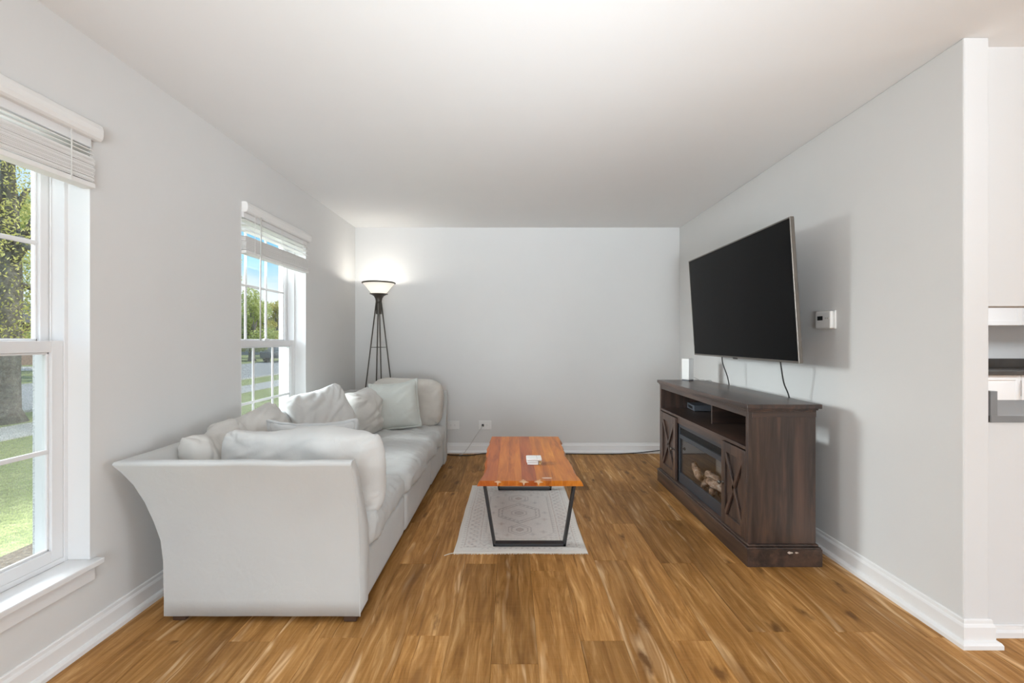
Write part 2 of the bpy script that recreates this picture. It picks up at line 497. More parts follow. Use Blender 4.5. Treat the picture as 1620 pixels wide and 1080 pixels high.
def tag(o, label, cat, group=None):
    o['label'] = label
    o['category'] = cat
    if group:
        o['group'] = group
    return o
def thing(name, loc, label, cat, group=None):
    o = bpy.data.objects.new(name, None)
    o.empty_display_size = 0.1
    C.objects.link(o)
    o.location = loc
    return tag(o, label, cat, group)
def struct(o):
    o['kind'] = 'structure'
    return o
def holder(name, loc):
    o = bpy.data.objects.new(name, None)
    C.objects.link(o)
    o.location = loc
    return struct(o)
def spline(pts, n=8):
    pts = [Vector(p) for p in pts]
    out = []
    for i in range(len(pts) - 1):
        p0, p1, p2, p3 = pts[max(i - 1, 0)], pts[i], pts[i + 1], pts[min(i + 2, len(pts) - 1)]
        for k in range(n):
            t = k / n
            out.append(0.5 * ((2 * p1) + (p2 - p0) * t + (2 * p0 - 5 * p1 + 4 * p2 - p3) * t * t + (3 * p1 - p0 - 3 * p2 + p3) * t ** 3))
    out.append(pts[-1])
    return out

# ------------------------------------------------------------------ dimensions of the room
XL, XR, YB, ZC = -1.698, 1.814, 5.10, 2.44
YE = 1.89            # near end of the right wall
XR2 = 1.915
YK = 1.953           # kitchen wall face
YR = -3.0            # rear of the room behind the camera
XF = 6.5
TW = 0.22
WINS = [(0.967, 1.897), (2.949, 3.880)]
Z0, Z1 = 0.34, 2.06

# ------------------------------------------------------------------ shell
m = MB()
segs = [(YR, WINS[0][0]), (WINS[0][1], WINS[1][0]), (WINS[1][1], YB + 0.1)]
for a, b in segs:
    m.box(XL - TW, XL, a, b, -0.1, ZC)
for a, b in WINS:
    m.box(XL - TW, XL, a, b, -0.1, Z0)
    m.box(XL - TW, XL, a, b, Z1, ZC)
struct(m.build('wall_left', M['wall']))
struct(MB().box(XL, XR2, YB, YB + 0.1, -0.1, ZC).build('wall_back', M['wall']))
wr_ = struct(MB().box(XR, XR2, YE, YB, -0.1, ZC).build('wall_right', M['wall'], bevel=0.006))
wr_.data.materials.append(M['white_wall'])       # the end and the kitchen side are painted white
for p_ in wr_.data.polygons:
    if p_.normal.y < -0.5 or p_.normal.x > 0.5:
        p_.material_index = 1
m = MB()
HX0, HX1, HZ0, HZ1 = 1.975, 3.6, 0.884, 1.366
m.box(XR2, HX0, YK, YK + 0.12, -0.1, ZC).box(HX1, XF, YK, YK + 0.12, -0.1, ZC)
m.box(HX0, HX1, YK, YK + 0.12, -0.1, HZ0).box(HX0, HX1, YK, YK + 0.12, HZ1, ZC)
struct(m.build('wall_kitchen_front', M['white_wall']))
struct(MB().box(XR2, XF, 5.42, 5.52, -0.1, ZC).build('wall_kitchen_back', M['white_wall']))
struct(MB().box(XF, XF + 0.1, YR, -1.9, -0.1, ZC).box(XF, XF + 0.1, 0.7, 5.52, -0.1, ZC).box(XF, XF + 0.1, -1.9, 0.7, -0.1, 0.45).box(XF, XF + 0.1, -1.9, 0.7, 2.2, ZC).build('wall_far_right', M['white_wall']))
m = MB()
m.box(XL - TW, -1.2, YR - 0.12, YR, -0.1, ZC).box(1.6, XF + 0.1, YR - 0.12, YR, -0.1, ZC).box(-1.2, 1.6, YR - 0.12, YR, 2.15, ZC)
struct(m.build('wall_rear', M['wall']))
d = holder('door_1', (0.2, YR, 0))
m = MB()
for x in (-1.2, 0.14, 1.54):
    m.box(x, x + 0.06, YR - 0.09, YR - 0.03, 0, 2.15)
m.box(-1.2, 1.6, YR - 0.09, YR - 0.03, 2.09, 2.15).box(-1.2, 1.6, YR - 0.09, YR - 0.03, 0.0, 0.06)
m.build('frame', M['trim'], d)
struct(MB().box(XL - TW, XF + 0.1, YR - 0.12, 5.52, ZC, ZC + 0.12).build('ceiling', M['ceiling']))

# floor with its planks
floor = struct(MB().box(XL - 0.01, XF, YR, 5.45, -0.12, -0.012).build('floor', M['floor'], origin=(0, 0, 0)))
PW, PL = 0.179, 1.22
meshes = {}
def plank(x0, x1, y0, y1):
    key = (round(x1 - x0, 4), round(y1 - y0, 4))
    g = 0.0003
    if key not in meshes:
        w, l = key
        b = 0.0009
        hw, hl = w / 2 - g, l / 2 - g
        vs = [(sx * hw, sy * hl, -0.012) for sx, sy in ((-1, -1), (1, -1), (1, 1), (-1, 1))]
        vs += [(sx * hw, sy * hl, -b) for sx, sy in ((-1, -1), (1, -1), (1, 1), (-1, 1))]
        vs += [(sx * (hw - b), sy * (hl - b), 0) for sx, sy in ((-1, -1), (1, -1), (1, 1), (-1, 1))]
        fs = [(8, 9, 10, 11)]
        for k in range(4):
            j = (k + 1) % 4
            fs += [(k, j, 4 + j, 4 + k), (4 + k, 4 + j, 8 + j, 8 + k)]
        me = bpy.data.meshes.new('plank')
        me.from_pydata(vs, [], fs)
        me.materials.append(M['floor'])
        meshes[key] = me
    o = bpy.data.objects.new('plank', meshes[key])
    C.objects.link(o)
    o.parent = floor
    o.location = ((x0 + x1) / 2, (y0 + y1) / 2, 0)
ends = {-3: 2.58, -2: 1.953, -1: 2.58, 0: 1.782, 1: 2.50, 2: 1.92, 3: 2.62, 4: 1.92, 5: 2.586, 6: 1.978, 7: 2.586, 8: 1.978}
for k in range(-10, 16):
    x0 = -0.080 + PW * k
    x1 = x0 + PW
    x0c, x1c = max(x0, XL), min(x1, XF)
    if x1c - x0c < 0.01:
        continue
    e0 = ends.get(k, 1.95 + (0.63 if k % 2 else 0) + random.uniform(-0.04, 0.04))
    ymax = YB if x0 < XR else YK
    y = e0 - PL * 2
    while y < ymax:
        a, b = max(y, 0.6), min(y + PL, ymax)
        if b > 0.75 and b - a > 0.02 and not (x0 < XR < x1 and False):
            plank(x0c, x1c, a, b)
        y += PL

# baseboards (profile swept along the walls, mitred)
BP = [(0, 0), (0.030, 0), (0.030, 0.016), (0.025, 0.024), (0.014, 0.029), (0.014, 0.080), (0.011, 0.088), (0.008, 0.092), (0.007, 0.104), (0.004, 0.108), (0, 0.108)]
def base_sweep(path, prof=BP, m=None):
    m = m or MB()
    P = [Vector((p[0], p[1])) for p in path]
    nrm = []
    for i in range(len(P)):
        ns = []
        if i > 0:
            d_ = (P[i] - P[i - 1]).normalized(); ns.append(Vector((d_.y, -d_.x)))
        if i < len(P) - 1:
            d_ = (P[i + 1] - P[i]).normalized(); ns.append(Vector((d_.y, -d_.x)))
        v = sum(ns, Vector((0, 0)))
        if len(ns) == 2:
            v = v / (1 + ns[0].dot(ns[1]))
        nrm.append(v)
    n = len(prof)
    vs = [(P[i].x + nrm[i].x * t, P[i].y + nrm[i].y * t, z) for i in range(len(P)) for t, z in prof]
    fs = [(i * n + k, i * n + (k + 1) % n, (i + 1) * n + (k + 1) % n, (i + 1) * n + k) for i in range(len(P) - 1) for k in range(n)]
    fs += [tuple(range(n)), tuple((len(P) - 1) * n + k for k in range(n - 1, -1, -1))]
    return m.add(vs, fs)
def mitred(a, b, ma=0, mb=0, prof=BP):
    """one straight run from a to b; ma / mb = +1 inside corner at that end"""
    A, B = Vector((a[0], a[1])), Vector((b[0], b[1]))
    d_ = (B - A).normalized()
    nn = Vector((d_.y, -d_.x))
    n = len(prof)
    vs = []
    for P, s in ((A, ma), (B, -mb)):
        for t, z in prof:
            q = P + nn * t + d_ * (t * s)
            vs.append((q.x, q.y, z))
    fs = [(k, (k + 1) % n, n + (k + 1) % n, n + k) for k in range(n)] + [tuple(range(n)), tuple(range(2 * n - 1, n - 1, -1))]
    return MB().add(vs, fs)
struct(mitred((XL, YR), (XL, YB), 0, 1).build('baseboard_left', M['baseboard']))
struct(mitred((XL, YB), (XR, YB), 1, 1).build('baseboard_back', M['baseboard']))
struct(base_sweep([(XR, YB - 0.03), (XR, YE), (XR2, YE), (XR2, YK)]).build('baseboard_right', M['baseboard']))
KP = [(0, 0), (0.018, 0), (0.018, 0.022), (0.009, 0.030), (0.008, 0.044), (0, 0.046)]
struct(mitred((XR2 + 0.031, YK), (XF, YK), 0, 0, KP).build('baseboard_kitchen', M['baseboard']))

# ------------------------------------------------------------------ windows
def make_window(idx, y0, y1):
    w = holder('window_%d' % idx, (XL, (y0 + y1) / 2, Z0))
    xo = lambda d_: XL - d_
    # lining of the opening
    m = MB()
    t = 0.004
    for ya, yb in ((y0, y0 + t), (y1 - t, y1)):
        m.box(xo(0.0875), xo(-0.001), ya, yb, Z0 + 0.004, Z1 - t)
    m.box(xo(0.0875), xo(-0.001), y0, y1, Z1 - t, Z1 - 0.0005)
    m.build('jamb_liner', M['trim'], w)
    m = MB()
    for ya, yb in ((y0, y0 + 0.019), (y1 - 0.019, y1)):
        m.box(xo(0.215), xo(0.088), ya, yb, Z0 + 0.0005, Z1 - 0.0005)
    m.box(xo(0.214), xo(0.089), y0 + 0.019, y1 - 0.019, Z1 - 0.03, Z1 - 0.001).box(xo(0.214), xo(0.089), y0 + 0.019, y1 - 0.019, Z0 + 0.001, Z0 + 0.022)
    for ya, yb in ((y0 + 0.019, y0 + 0.026), (y1 - 0.026, y1 - 0.019)):
        m.box(xo(0.141), xo(0.136), ya, yb, Z0 + 0.022, Z1 - 0.03)
    m.build('frame', M['vinyl'], w, bevel=0.002)
    zm0, zm1 = 1.178, 1.222
    ya, yb = y0 + 0.020, y1 - 0.020
    # lower sash (inner track)
    def sash(name, d0, d1, za, zb, st, rb, rt):
        m = MB()
        m.box(xo(d1), xo(d0), ya, ya + st, za, zb).box(xo(d1), xo(d0), yb - st, yb, za, zb)
        m.box(xo(d1), xo(d0), ya + st, yb - st, za, za + rb).box(xo(d1), xo(d0), ya + st, yb - st, zb - rt, zb)
        # stepped glazing bead
        q = 0.009
        dm = (d0 + d1) / 2
        m.box(xo(dm), xo(d0 + 0.010), ya + st, ya + st + q, za + rb, zb - rt).box(xo(dm), xo(d0 + 0.010), yb - st - q, yb - st, za + rb, zb - rt)
        m.box(xo(dm), xo(d0 + 0.010), ya + st, yb - st, za + rb, za + rb + q).box(xo(dm), xo(d0 + 0.010), ya + st, yb - st, zb - rt - q, zb - rt)
        s = m.build(name, M['vinyl'], w, bevel=0.0025)
        ga, gb, gz0, gz1 = ya + st, yb - st, za + rb, zb - rt
        dg = dm + 0.004
        MB().box(xo(dg + 0.002), xo(dg - 0.002), ga, gb, gz0, gz1).build('pane', M['glass'], s)
        for k in (1, 2):
            yy = ga + (gb - ga) * k / 3
            MB().box(xo(dg - 0.003), xo(dg - 0.014), yy - 0.009, yy + 0.009, gz0, gz1).build('muntin', M['vinyl'], s, bevel=0.004)
        zz = (gz0 + gz1) / 2
        MB().box(xo(dg - 0.003), xo(dg - 0.015), ga, gb, zz - 0.009, zz + 0.009).build('muntin', M['vinyl'], s, bevel=0.004)
        return s
    lower = sash('lower_sash', 0.090, 0.130, Z0 + 0.022, zm1, 0.048, 0.045, 0.044)
    MB().box(xo(0.094), xo(0.076), (y0 + y1) / 2 - 0.03, (y0 + y1) / 2 + 0.03, zm1 - 0.004, zm1 + 0.012).build('sash_lock', M['vinyl'], lower, bevel=0.003)
    sash('upper_sash', 0.143, 0.180, zm0, Z1 - 0.03, 0.040, 0.044, 0.045)
    MB().box(xo(0.206), xo(0.2045), ya, yb, Z0 + 0.025, zm1).build('insect_screen', M['screen'], w)
    # stool and apron
    MB().prism([(xo(0.088), y0 + 0.0005), (xo(-0.0005), y0 + 0.0005), (xo(-0.0005), y0 - 0.022), (xo(-0.040), y0 - 0.022), (xo(-0.040), y1 + 0.022), (xo(-0.0005), y1 + 0.022), (xo(-0.0005), y1 - 0.0005), (xo(0.088), y1 - 0.0005)], 'Z', Z0 - 0.021, Z0 + 0.003).build('window_stool', M['trim'], w, bevel=0.004)
    MB().box(xo(0.0), xo(-0.016), y0 - 0.004, y1 + 0.004, Z0 - 0.080, Z0 - 0.022).build('apron', M['trim'], w, bevel=0.003)
    return w
for i, (a, b) in enumerate(WINS):
    make_window(i + 1, a, b)

def make_blind(y0, y1, label, zbot, gaps, wand):
    yc = (y0 + y1) / 2
    b = thing('window_blind', (XL, yc, zbot), label, 'blind', 'slatted blinds over the windows')
    xo = lambda d_: XL - d_
    pr = [(XL - 0.004, 2.028), (XL + 0.030, 2.028), (XL + 0.038, 2.036), (XL + 0.042, 2.052), (XL + 0.042, 2.072), (XL + 0.037, 2.088), (XL + 0.028, 2.096), (XL + 0.001, 2.096)]
    pr = [(max(x, XL + 0.001), z) for x, z in pr]
    vo = MB().prism(pr, 'Y', y0 + 0.004, y1 + 0.016)
    vo.build('valance', M['blind'], b, bevel=0.003)
    hr = MB().box(xo(0.045), xo(-0.012), y0 + 0.008, y1 - 0.008, 1.995, 2.040)
    hr.build('headrail', M['trim'], b, bevel=0.003)
    # hanging slats: open ones first, then the gathered stack
    z = 1.982
    zs = []
    for g in gaps:
        zs.append((z, random.uniform(-1, 1)))
        z -= g
    zr = zbot + 0.024
    n = max(10, int((z - zr) / 0.0043))
    top = z
    for k in range(n):
        zs.append((zr + (top - zr) * (k + 0.5 + random.uniform(-0.12, 0.12)) / n, random.uniform(-1, 1)))
    shared = None
    for z_, j in sorted(zs, reverse=True):
        if shared is None:
            mm = MB()
            L = (y1 - y0) / 2 - 0.012
            pf = [(-0.025, 0.0006), (-0.012, 0.0014), (0, 0.0018), (0.012, 0.0014), (0.025, 0.0006), (0.025, -0.0028), (0.012, -0.0019), (0, -0.0015), (-0.012, -0.0019), (-0.025, -0.0028)]
            mm.prism(pf, 'Y', -L, L)
            o = mm.build('slat', M['blind'], None)
            shared = o
        else:
            o = shared.copy()
            C.objects.link(o)
        o.parent = b
        o.location = (0.0010 + j * 0.0030, j * 0.003, z_ - zbot)
        o.rotation_euler = (R(0.05 * j), R(1.2 * j), 0)
    MB().box(xo(0.026), xo(-0.027), y0 + 0.010, y1 - 0.006, zbot, zbot + 0.020).build('bottom_rail', M['blind'], b, bevel=0.003)
    for f in (0.12, 0.5, 0.88):
        yy = y0 + (y1 - y0) * f
        MB().box(xo(-0.028), xo(-0.0295), yy - 0.0025, yy + 0.0025, zbot, 2.03).build('ladder_cord', M['blind'], b)
    if wand:
        yy = y0 + 0.155
        MB().tube([(XL + 0.045, yy, 2.03), (XL + 0.040, yy, 1.62), (XL + 0.040, yy, 1.22)], 0.0045, 8).build('tilt_wand', M['cord_white'], b, smooth=True)
    return b
make_blind(WINS[0][0], WINS[0][1], 'white slatted blind with rounded valance gathered above the near window by the sofa arm', 1.832, [0.016, 0.012], False)
make_blind(WINS[1][0], WINS[1][1], 'white slatted blind with hanging wand and a light gap, over the far window', 1.772, [0.030, 0.034, 0.036], True)

# ------------------------------------------------------------------ sofa
sofa = thing('sectional_sofa', (-1.08, 3.3, 0), 'off-white linen sectional sofa with flared arm, along the window wall', 'sofa')
PRO = [(0, .032), (0, .10), (0, .18), (.003, .27), (.011, .36), (.026, .45), (.048, .54), (.078, .62), (.108, .68), (.124, .708), (.128, .717), (.122, .726), (.105, .729), (.080, .727), (.060, .718),
       (.038, .69), (.0, .62), (-.04, .55), (-.08, .47), (-.110, .40), (-.125, .33), (-.13, .26), (-.13, .032)]
yn, xl, yf, xf0, xf1 = 2.035, -1.505, 4.64, -0.66, -0.648
SN, SF = 0.88, 0.5
def cor(o, s):
    return o * s if o > 0 else o
def arm_pts(o):
    return (xf0, yn - cor(o, SN)), (xl - o, yn - cor(o, SN)), (xl - o, yf + cor(o, SF)), (xf1, yf + cor(o, SF))
def sweep_part(name, i, nseg):
    m = MB()
    rows = []
    for k in range(nseg + 1):
        t = k / nseg
        row = []
        for o, z in PRO:
            p = arm_pts(o)
            a, b = Vector(p[i]), Vector(p[i + 1])
            q = a.lerp(b, t)
            w_ = 0.0035 * noise.noise(Vector((q.x * 5, q.y * 5, z * 7)))
            row.append((q.x + w_, q.y + w_, z + w_ * (1 if z > 0.1 else 0)))
        rows.append(row)
    n = len(PRO)
    vs = [p for r_ in rows for p in r_]
    fs = [(r_ * n + k, r_ * n + (k + 1) % n, (r_ + 1) * n + (k + 1) % n, (r_ + 1) * n + k) for r_ in range(nseg) for k in range(n)]
    m.add(vs, fs)
    def cap(r0, sgn):
        row = [Vector(v) for v in rows[r0]]
        cen = sum(row, Vector()) / n
        base = len(m.v)
        inner = [v.lerp(cen, 0.12) + Vector((0.008 * sgn, 0, 0)) for v in row]
        m.add([tuple(v) for v in row] + [tuple(v) for v in inner],
              [(k, (k + 1) % n, n + (k + 1) % n, n + k) for k in range(n)] + [tuple(range(n, 2 * n))])
    if i == 0:
        cap(0, 1)
    if i == 2:
        cap(nseg, 1)
    return m.build(name, M['sofa'], sofa, smooth=True)
arm = sweep_part('arm', 0, 14)
for p in arm.data.polygons:
    pass
sweep_part('back', 1, 40)
sweep_part('end_panel', 2, 14)
# piping along the end of the arm
pp = [(xf0 + 0.003, yn - cor(o, SN) - 0.001, z) for o, z in PRO[:14]]
MB().tube(spline(pp, 3), 0.0032, 6).build('piping', M['sofa'], arm, smooth=True)

def soft_box(x0, x1, y0, y1, z0, z1, r, nx, ny, nz, crown=0.0, wr=0.006, seed=0, p=5.0):
    """rounded stuffed block: grid on a box pushed to a superellipsoid-ish rounded box"""
    bm = bmesh.new()
    cx, cy, cz = (x0 + x1) / 2, (y0 + y1) / 2, (z0 + z1) / 2
    hx, hy, hz = (x1 - x0) / 2, (y1 - y0) / 2, (z1 - z0) / 2
    idx = {}
    def vert(i, j, k):
        key = (i, j, k)
        if key not in idx:
            u, v, w = i / nx * 2 - 1, j / ny * 2 - 1, k / nz * 2 - 1
            q = Vector((u * hx, v * hy, w * hz))
            core = Vector((max(-hx + r, min(hx - r, q.x)), max(-hy + r, min(hy - r, q.y)), max(-hz + r, min(hz - r, q.z))))
            dlt = q - core
            if dlt.length > r:
                dlt = dlt.normalized() * r
            q = core + dlt
            if w > -0.2:
                q.z += crown * (1 - u * u) * (1 - v ** 4) * (0.5 + 0.5 * w)
            s = Vector((q.x + cx + seed * 3.1, q.y + cy, q.z + cz))
            nrm = Vector((u ** 5, v ** 5, w ** 3))
            n_ = noise.noise(Vector((s.x * 4, s.y * 4, s.z * 4))) + 0.7 * abs(noise.noise(Vector((s.x * 9, s.y * 22, s.z * 14)))) - 0.2
            if w > -0.9:
                q += nrm * wr * n_
            idx[key] = bm.verts.new((q.x + cx, q.y + cy, q.z + cz))
        return idx[key]
    for i in range(nx):
        for j in range(ny):
            for k in (0, nz):
                bm.faces.new([vert(i, j, k), vert(i + 1, j, k), vert(i + 1, j + 1, k), vert(i, j + 1, k)])
    for i in range(nx):
        for k in range(nz):
            for j in (0, ny):
                bm.faces.new([vert(i, j, k), vert(i + 1, j, k), vert(i + 1, j, k + 1), vert(i, j, k + 1)])
    for j in range(ny):
        for k in range(nz):
            for i in (0, nx):
                bm.faces.new([vert(i, j, k), vert(i, j + 1, k), vert(i, j + 1, k + 1), vert(i, j, k + 1)])
    mb = MB()
    bm.verts.ensure_lookup_table()
    bm.verts.index_update()
    mb.v = [tuple(v.co) for v in bm.verts]
    mb.f = [tuple(v.index for v in f.verts) for f in bm.faces]
    bm.free()
    return mb
ys = [2.158, 2.925, 3.845, 4.515]
for i in range(3):
    soft_box(-1.40, -0.664 + 0.004 * i, ys[i] + 0.002, ys[i + 1] - 0.002, 0.032, 0.262, 0.02, 18, 20, 8, 0, 0.006, i).build('seat_base', M['sofa'], sofa, smooth=True)
    ex = (0.0, 0.012, 0.004)[i]
    soft_box(-1.40, -0.652 + ex, ys[i] + 0.003, ys[i + 1] - 0.003, 0.250, 0.405, 0.058, 40, 50, 10, 0.034, 0.030, i + 5).build('seat_cushion', M['sofa'], sofa, smooth=True)
for (fx, fy) in ((-1.455, 2.085), (-0.705, 2.075), (-1.455, 4.56), (-0.70, 4.56)):
    MB().box(fx - 0.028, fx + 0.028, fy - 0.028, fy + 0.028, 0, 0.036).build('foot', M['foot_wood'], sofa, bevel=0.004)

# ------------------------------------------------------------------ stuffed cushions (small cloth inflation)
def inflate(w, h, nx, ny, steps=120, p=0.0016, seed=0, its=5):
    rng = np.random.default_rng(seed)
    n_top = (nx + 1) * (ny + 1)
    gid = np.arange(n_top).reshape(nx + 1, ny + 1)
    gib = gid.copy()
    inner = gib[1:-1, 1:-1]
    gib[1:-1, 1:-1] = n_top + np.arange(inner.size).reshape(inner.shape)
    N = n_top + inner.size
    U, V = np.meshgrid(np.linspace(-w / 2, w / 2, nx + 1), np.linspace(-h / 2, h / 2, ny + 1), indexing='ij')
    # tuck the seam corners in a little
    flat = np.zeros((N, 3))
    for g in (gid, gib):
        flat[g, 0] = U
        flat[g, 1] = V
    bumpz = (1 - (2 * U / w) ** 2) * (1 - (2 * V / h) ** 2) * 0.03
    x = flat.copy()
    x[gid, 2] = bumpz
    x[gib, 2] = -bumpz
    x[:, 2] += rng.normal(0, 0.0015, N)
    E = []
    F = []
    for g, flip in ((gid, False), (gib, True)):
        E += [np.stack([g[:-1].ravel(), g[1:].ravel()], 1), np.stack([g[:, :-1].ravel(), g[:, 1:].ravel()], 1)]
        E += [np.stack([g[:-1, :-1].ravel(), g[1:, 1:].ravel()], 1), np.stack([g[1:, :-1].ravel(), g[:-1, 1:].ravel()], 1)]
        q = np.stack([g[:-1, :-1].ravel(), g[1:, :-1].ravel(), g[1:, 1:].ravel(), g[:-1, 1:].ravel()], 1)
        F.append(q[:, ::-1] if flip else q)
    E = np.unique(np.sort(np.concatenate(E), 1), axis=0)
    F = np.concatenate(F)
    rest = np.linalg.norm(flat[E[:, 0]] - flat[E[:, 1]], axis=1)
    val = np.bincount(E.ravel(), minlength=N)[:, None]
    vel = np.zeros_like(x)
    def scat(idx, vals):
        return np.stack([np.bincount(idx, vals[:, k], minlength=N) for k in range(3)], 1)
    for s in range(steps):
        nrm = np.cross(x[F[:, 2]] - x[F[:, 0]], x[F[:, 3]] - x[F[:, 1]])
        vn = sum(scat(F[:, k], nrm) for k in range(4))
        vn /= (np.linalg.norm(vn, axis=1, keepdims=True) + 1e-9)
        old = x.copy()
        x = x + vel * 0.86 + vn * p
        for _ in range(its):
            d_ = x[E[:, 1]] - x[E[:, 0]]
            L = np.linalg.norm(d_, axis=1) + 1e-9
            err = (L - rest) / L
            err = np.where(err < 0, err * 0.25, err)
            c = d_ * (err * 0.5)[:, None]
            x = x + (scat(E[:, 0], c) - scat(E[:, 1], c)) / val * 1.7
        vel = x - old
    return x, F, gid
CACHE = {}
def grid_pillow(nx, ny):
    """closed two-sided grid in (-1..1)^2, denser towards the seam"""
    key = ('grid', nx, ny)
    if key in CACHE:
        return CACHE[key]
    n_top = (nx + 1) * (ny + 1)
    gid = np.arange(n_top).reshape(nx + 1, ny + 1)
    gib = gid.copy()
    inner = gib[1:-1, 1:-1]
    gib[1:-1, 1:-1] = n_top + np.arange(inner.size).reshape(inner.shape)
    f = lambda n: np.sin(np.linspace(-1, 1, n + 1) * math.pi / 2) * 0.75 + np.linspace(-1, 1, n + 1) * 0.25
    U, V = np.meshgrid(f(nx), f(ny), indexing='ij')
    uvs = np.zeros((n_top + inner.size, 3))
    uvs[gib, 0], uvs[gib, 1], uvs[gib, 2] = U, V, -1
    uvs[gid, 0], uvs[gid, 1], uvs[gid, 2] = U, V, 1
    F = []
    for g, flip in ((gid, False), (gib, True)):
        q = np.stack([g[:-1, :-1].ravel(), g[1:, :-1].ravel(), g[1:, 1:].ravel(), g[:-1, 1:].ravel()], 1)
        F.append(q[:, ::-1] if flip else q)
    CACHE[key] = (uvs, np.concatenate(F), gid)
    return CACHE[key]
def cushion(name, label, cat, center, dims, yaw, lean, roll, mat, seed=0, group=None, slump=0.25, sag=0.03, lump=0.012, flange=0.0, flange_mat=None, bend=0.0, full=0.42, ripple=0.006, droop=0.0):
    w, t_, h = dims
    S = Vector((seed * 7.3, seed * 2.1, seed * 4.7))
    pts = []
    if flange:
        if 'sim' not in CACHE:
            CACHE['sim'] = inflate(1.0, 1.0, 30, 30, 110, 0.0019, 3)
        x, F, gid = CACHE['sim']
        mn, mx = x.min(0), x.max(0)
        q = (x - (mn + mx) / 2) / (mx - mn) * 2
        raw = [(a, b, c * t_ / 2) for a, b, c in q]
    else:
        uvs, F, gid = grid_pillow(46, 36)
        raw = []
        for u, v, sd in uvs:
            k = (max(0.0, 1 - abs(u) ** 3.6) * max(0.0, 1 - abs(v) ** 3.6)) ** full
            raw.append((u, v, sd * k * t_ / 2))
    for u, v, c in raw:
        sd = 1 if c >= 0 else -1
        au, av = abs(u), abs(v)
        mxy = max(au, av, 1e-6)
        # rounded corners
        e_ = 5.0 if not flange else 14.0
        rr = mxy / (au ** e_ + av ** e_) ** (1 / e_) if mxy > 1e-5 else 1
        a, b = u * rr * w / 2, v * rr * h / 2
        c *= 1 - slump * v
        b -= sag * (1 - u * u) * max(0, v + 0.3)
        b -= droop * u * max(0, v + 0.2)
        s = Vector((a * 4.5, c * 4.5, b * 4.5)) + S
        c += lump * 1.8 * noise.noise(s)
        a += lump * 1.2 * noise.noise(s + Vector((9, 0, 0)))
        b += lump * 1.2 * noise.noise(s + Vector((0, 9, 0)))
        # puckers running in from the seam, and long soft folds
        edge = max(au, av) ** 6
        along = a if av > au else b
        pk = abs(noise.noise(Vector((along * 30, seed * 3.0 + (1 if av > au else 5), sd * 2.0)))) - 0.22
        warp = 0.35 * noise.noise(s * 0.8 + Vector((3, 3, 3)))
        fold = abs(noise.noise(Vector((a * 3 + b * 5 + warp, (b * 2 - a) * 9 + warp * 6, sd * 3.0)) + S)) - 0.22
        c += sd * (ripple * 3.4 * fold * (1 - edge) + ripple * 2.0 * pk * edge * (1 - max(au, av) ** 40))
        b += ripple * 0.8 * pk * edge
        c += bend * u * u
        pts.append(Vector((a, c, b)))
    rot = Euler((0, 0, yaw)).to_matrix() @ Euler((lean, 0, 0)).to_matrix() @ Euler((0, roll, 0)).to_matrix()
    P = [rot @ p_ for p_ in pts]
    zmin = min(p_.z for p_ in P)
    o = bpy.data.objects.new(name, None)
    me = MB()
    me.v = [tuple(p_ + Vector(center)) for p_ in P]
    me.f = [tuple(int(i) for i in f) for f in F]
    base = (center[0], center[1], center[2] + zmin)
    if flange:
        C.objects.link(o)
        o.location = base
        me.build('cover', mat, o, smooth=True, sub=1)
        # flat sewn border round the seam
        ring = list(gid[:, 0]) + list(gid[-1, 1:]) + list(gid[::-1, -1][1:]) + list(gid[0, ::-1][1:-1])
        n = len(ring)
        fl = MB()
        ins, outs = [], []
        for k, i in enumerate(ring):
            q = pts[int(i)]
            un, vn = q.x / (w / 2), q.z / (h / 2)
            d_ = Vector((un if abs(un) > 0.86 else 0.0, 0, vn if abs(vn) > 0.86 else 0.0))
            if d_.length < 0.1:
                d_ = Vector((un, 0, vn))
            d_ = Vector((max(-1, min(1, d_.x)), 0, max(-1, min(1, d_.z))))
            wob = 0.004 * math.sin(k * 1.3 + seed)
            ins.append(q - d_ * 0.010)
            outs.append(q + d_ * flange + Vector((0, wob, 0)))
        vs = []
        for off in (0.0022, -0.0022):
            vs += [tuple(rot @ (q + Vector((0, off, 0))) + Vector(center)) for q in ins]
            vs += [tuple(rot @ (q + Vector((0, off, 0))) + Vector(center)) for q in outs]
        fs = []
        for k in range(n):
            j = (k + 1) % n
            fs += [(k, j, n + j, n + k), (2 * n + k, 3 * n + k, 3 * n + j, 2 * n + j), (n + k, n + j, 3 * n + j, 3 * n + k), (k, 2 * n + k, 2 * n + j, j)]
        fl.add(vs, fs)
        fl.build('sewn_border', flange_mat or mat, o, smooth=True)
    else:
        bpy.data.objects.remove(o)
        o = me.build(name, mat, None, smooth=True, origin=base, sub=1)
    return tag(o, label, cat, group)

GB = 'loose back cushions along the sofa'
cushion('back_cushion', 'wide plump off-white cushion leaning against the near flared sofa arm', 'cushion', (-1.005, 2.275, 0.583), (0.78, 0.22, 0.435), R(-1), R(9), R(1.5), M['cushion_white'], 1, GB, slump=0.12, sag=0.0, lump=0.028, ripple=0.014)
cushion('back_cushion', 'crumpled off-white cushion slumped in the corner behind the near sofa arm', 'cushion', (-1.45, 2.36, 0.605), (0.44, 0.22, 0.44), R(90), R(-24), R(-2), M['cushion'], 2, GB, slump=0.15, lump=0.026, ripple=0.014)
cushion('back_cushion', 'rumpled grey-white back cushion peaking just below the near end of the far window', 'cushion', (-1.455, 2.68, 0.625), (0.46, 0.24, 0.48), R(68), R(-22), R(-9), M['cushion'], 3, GB, slump=0.3, lump=0.026, ripple=0.015)
cushion('back_cushion', 'tall folded cream back cushion standing in front of the far window jamb', 'cushion', (-1.40, 3.47, 0.640), (0.50, 0.24, 0.52), R(58), R(-18), R(-14), M['cushion_white'], 4, GB, slump=0.35, lump=0.026, ripple=0.013)
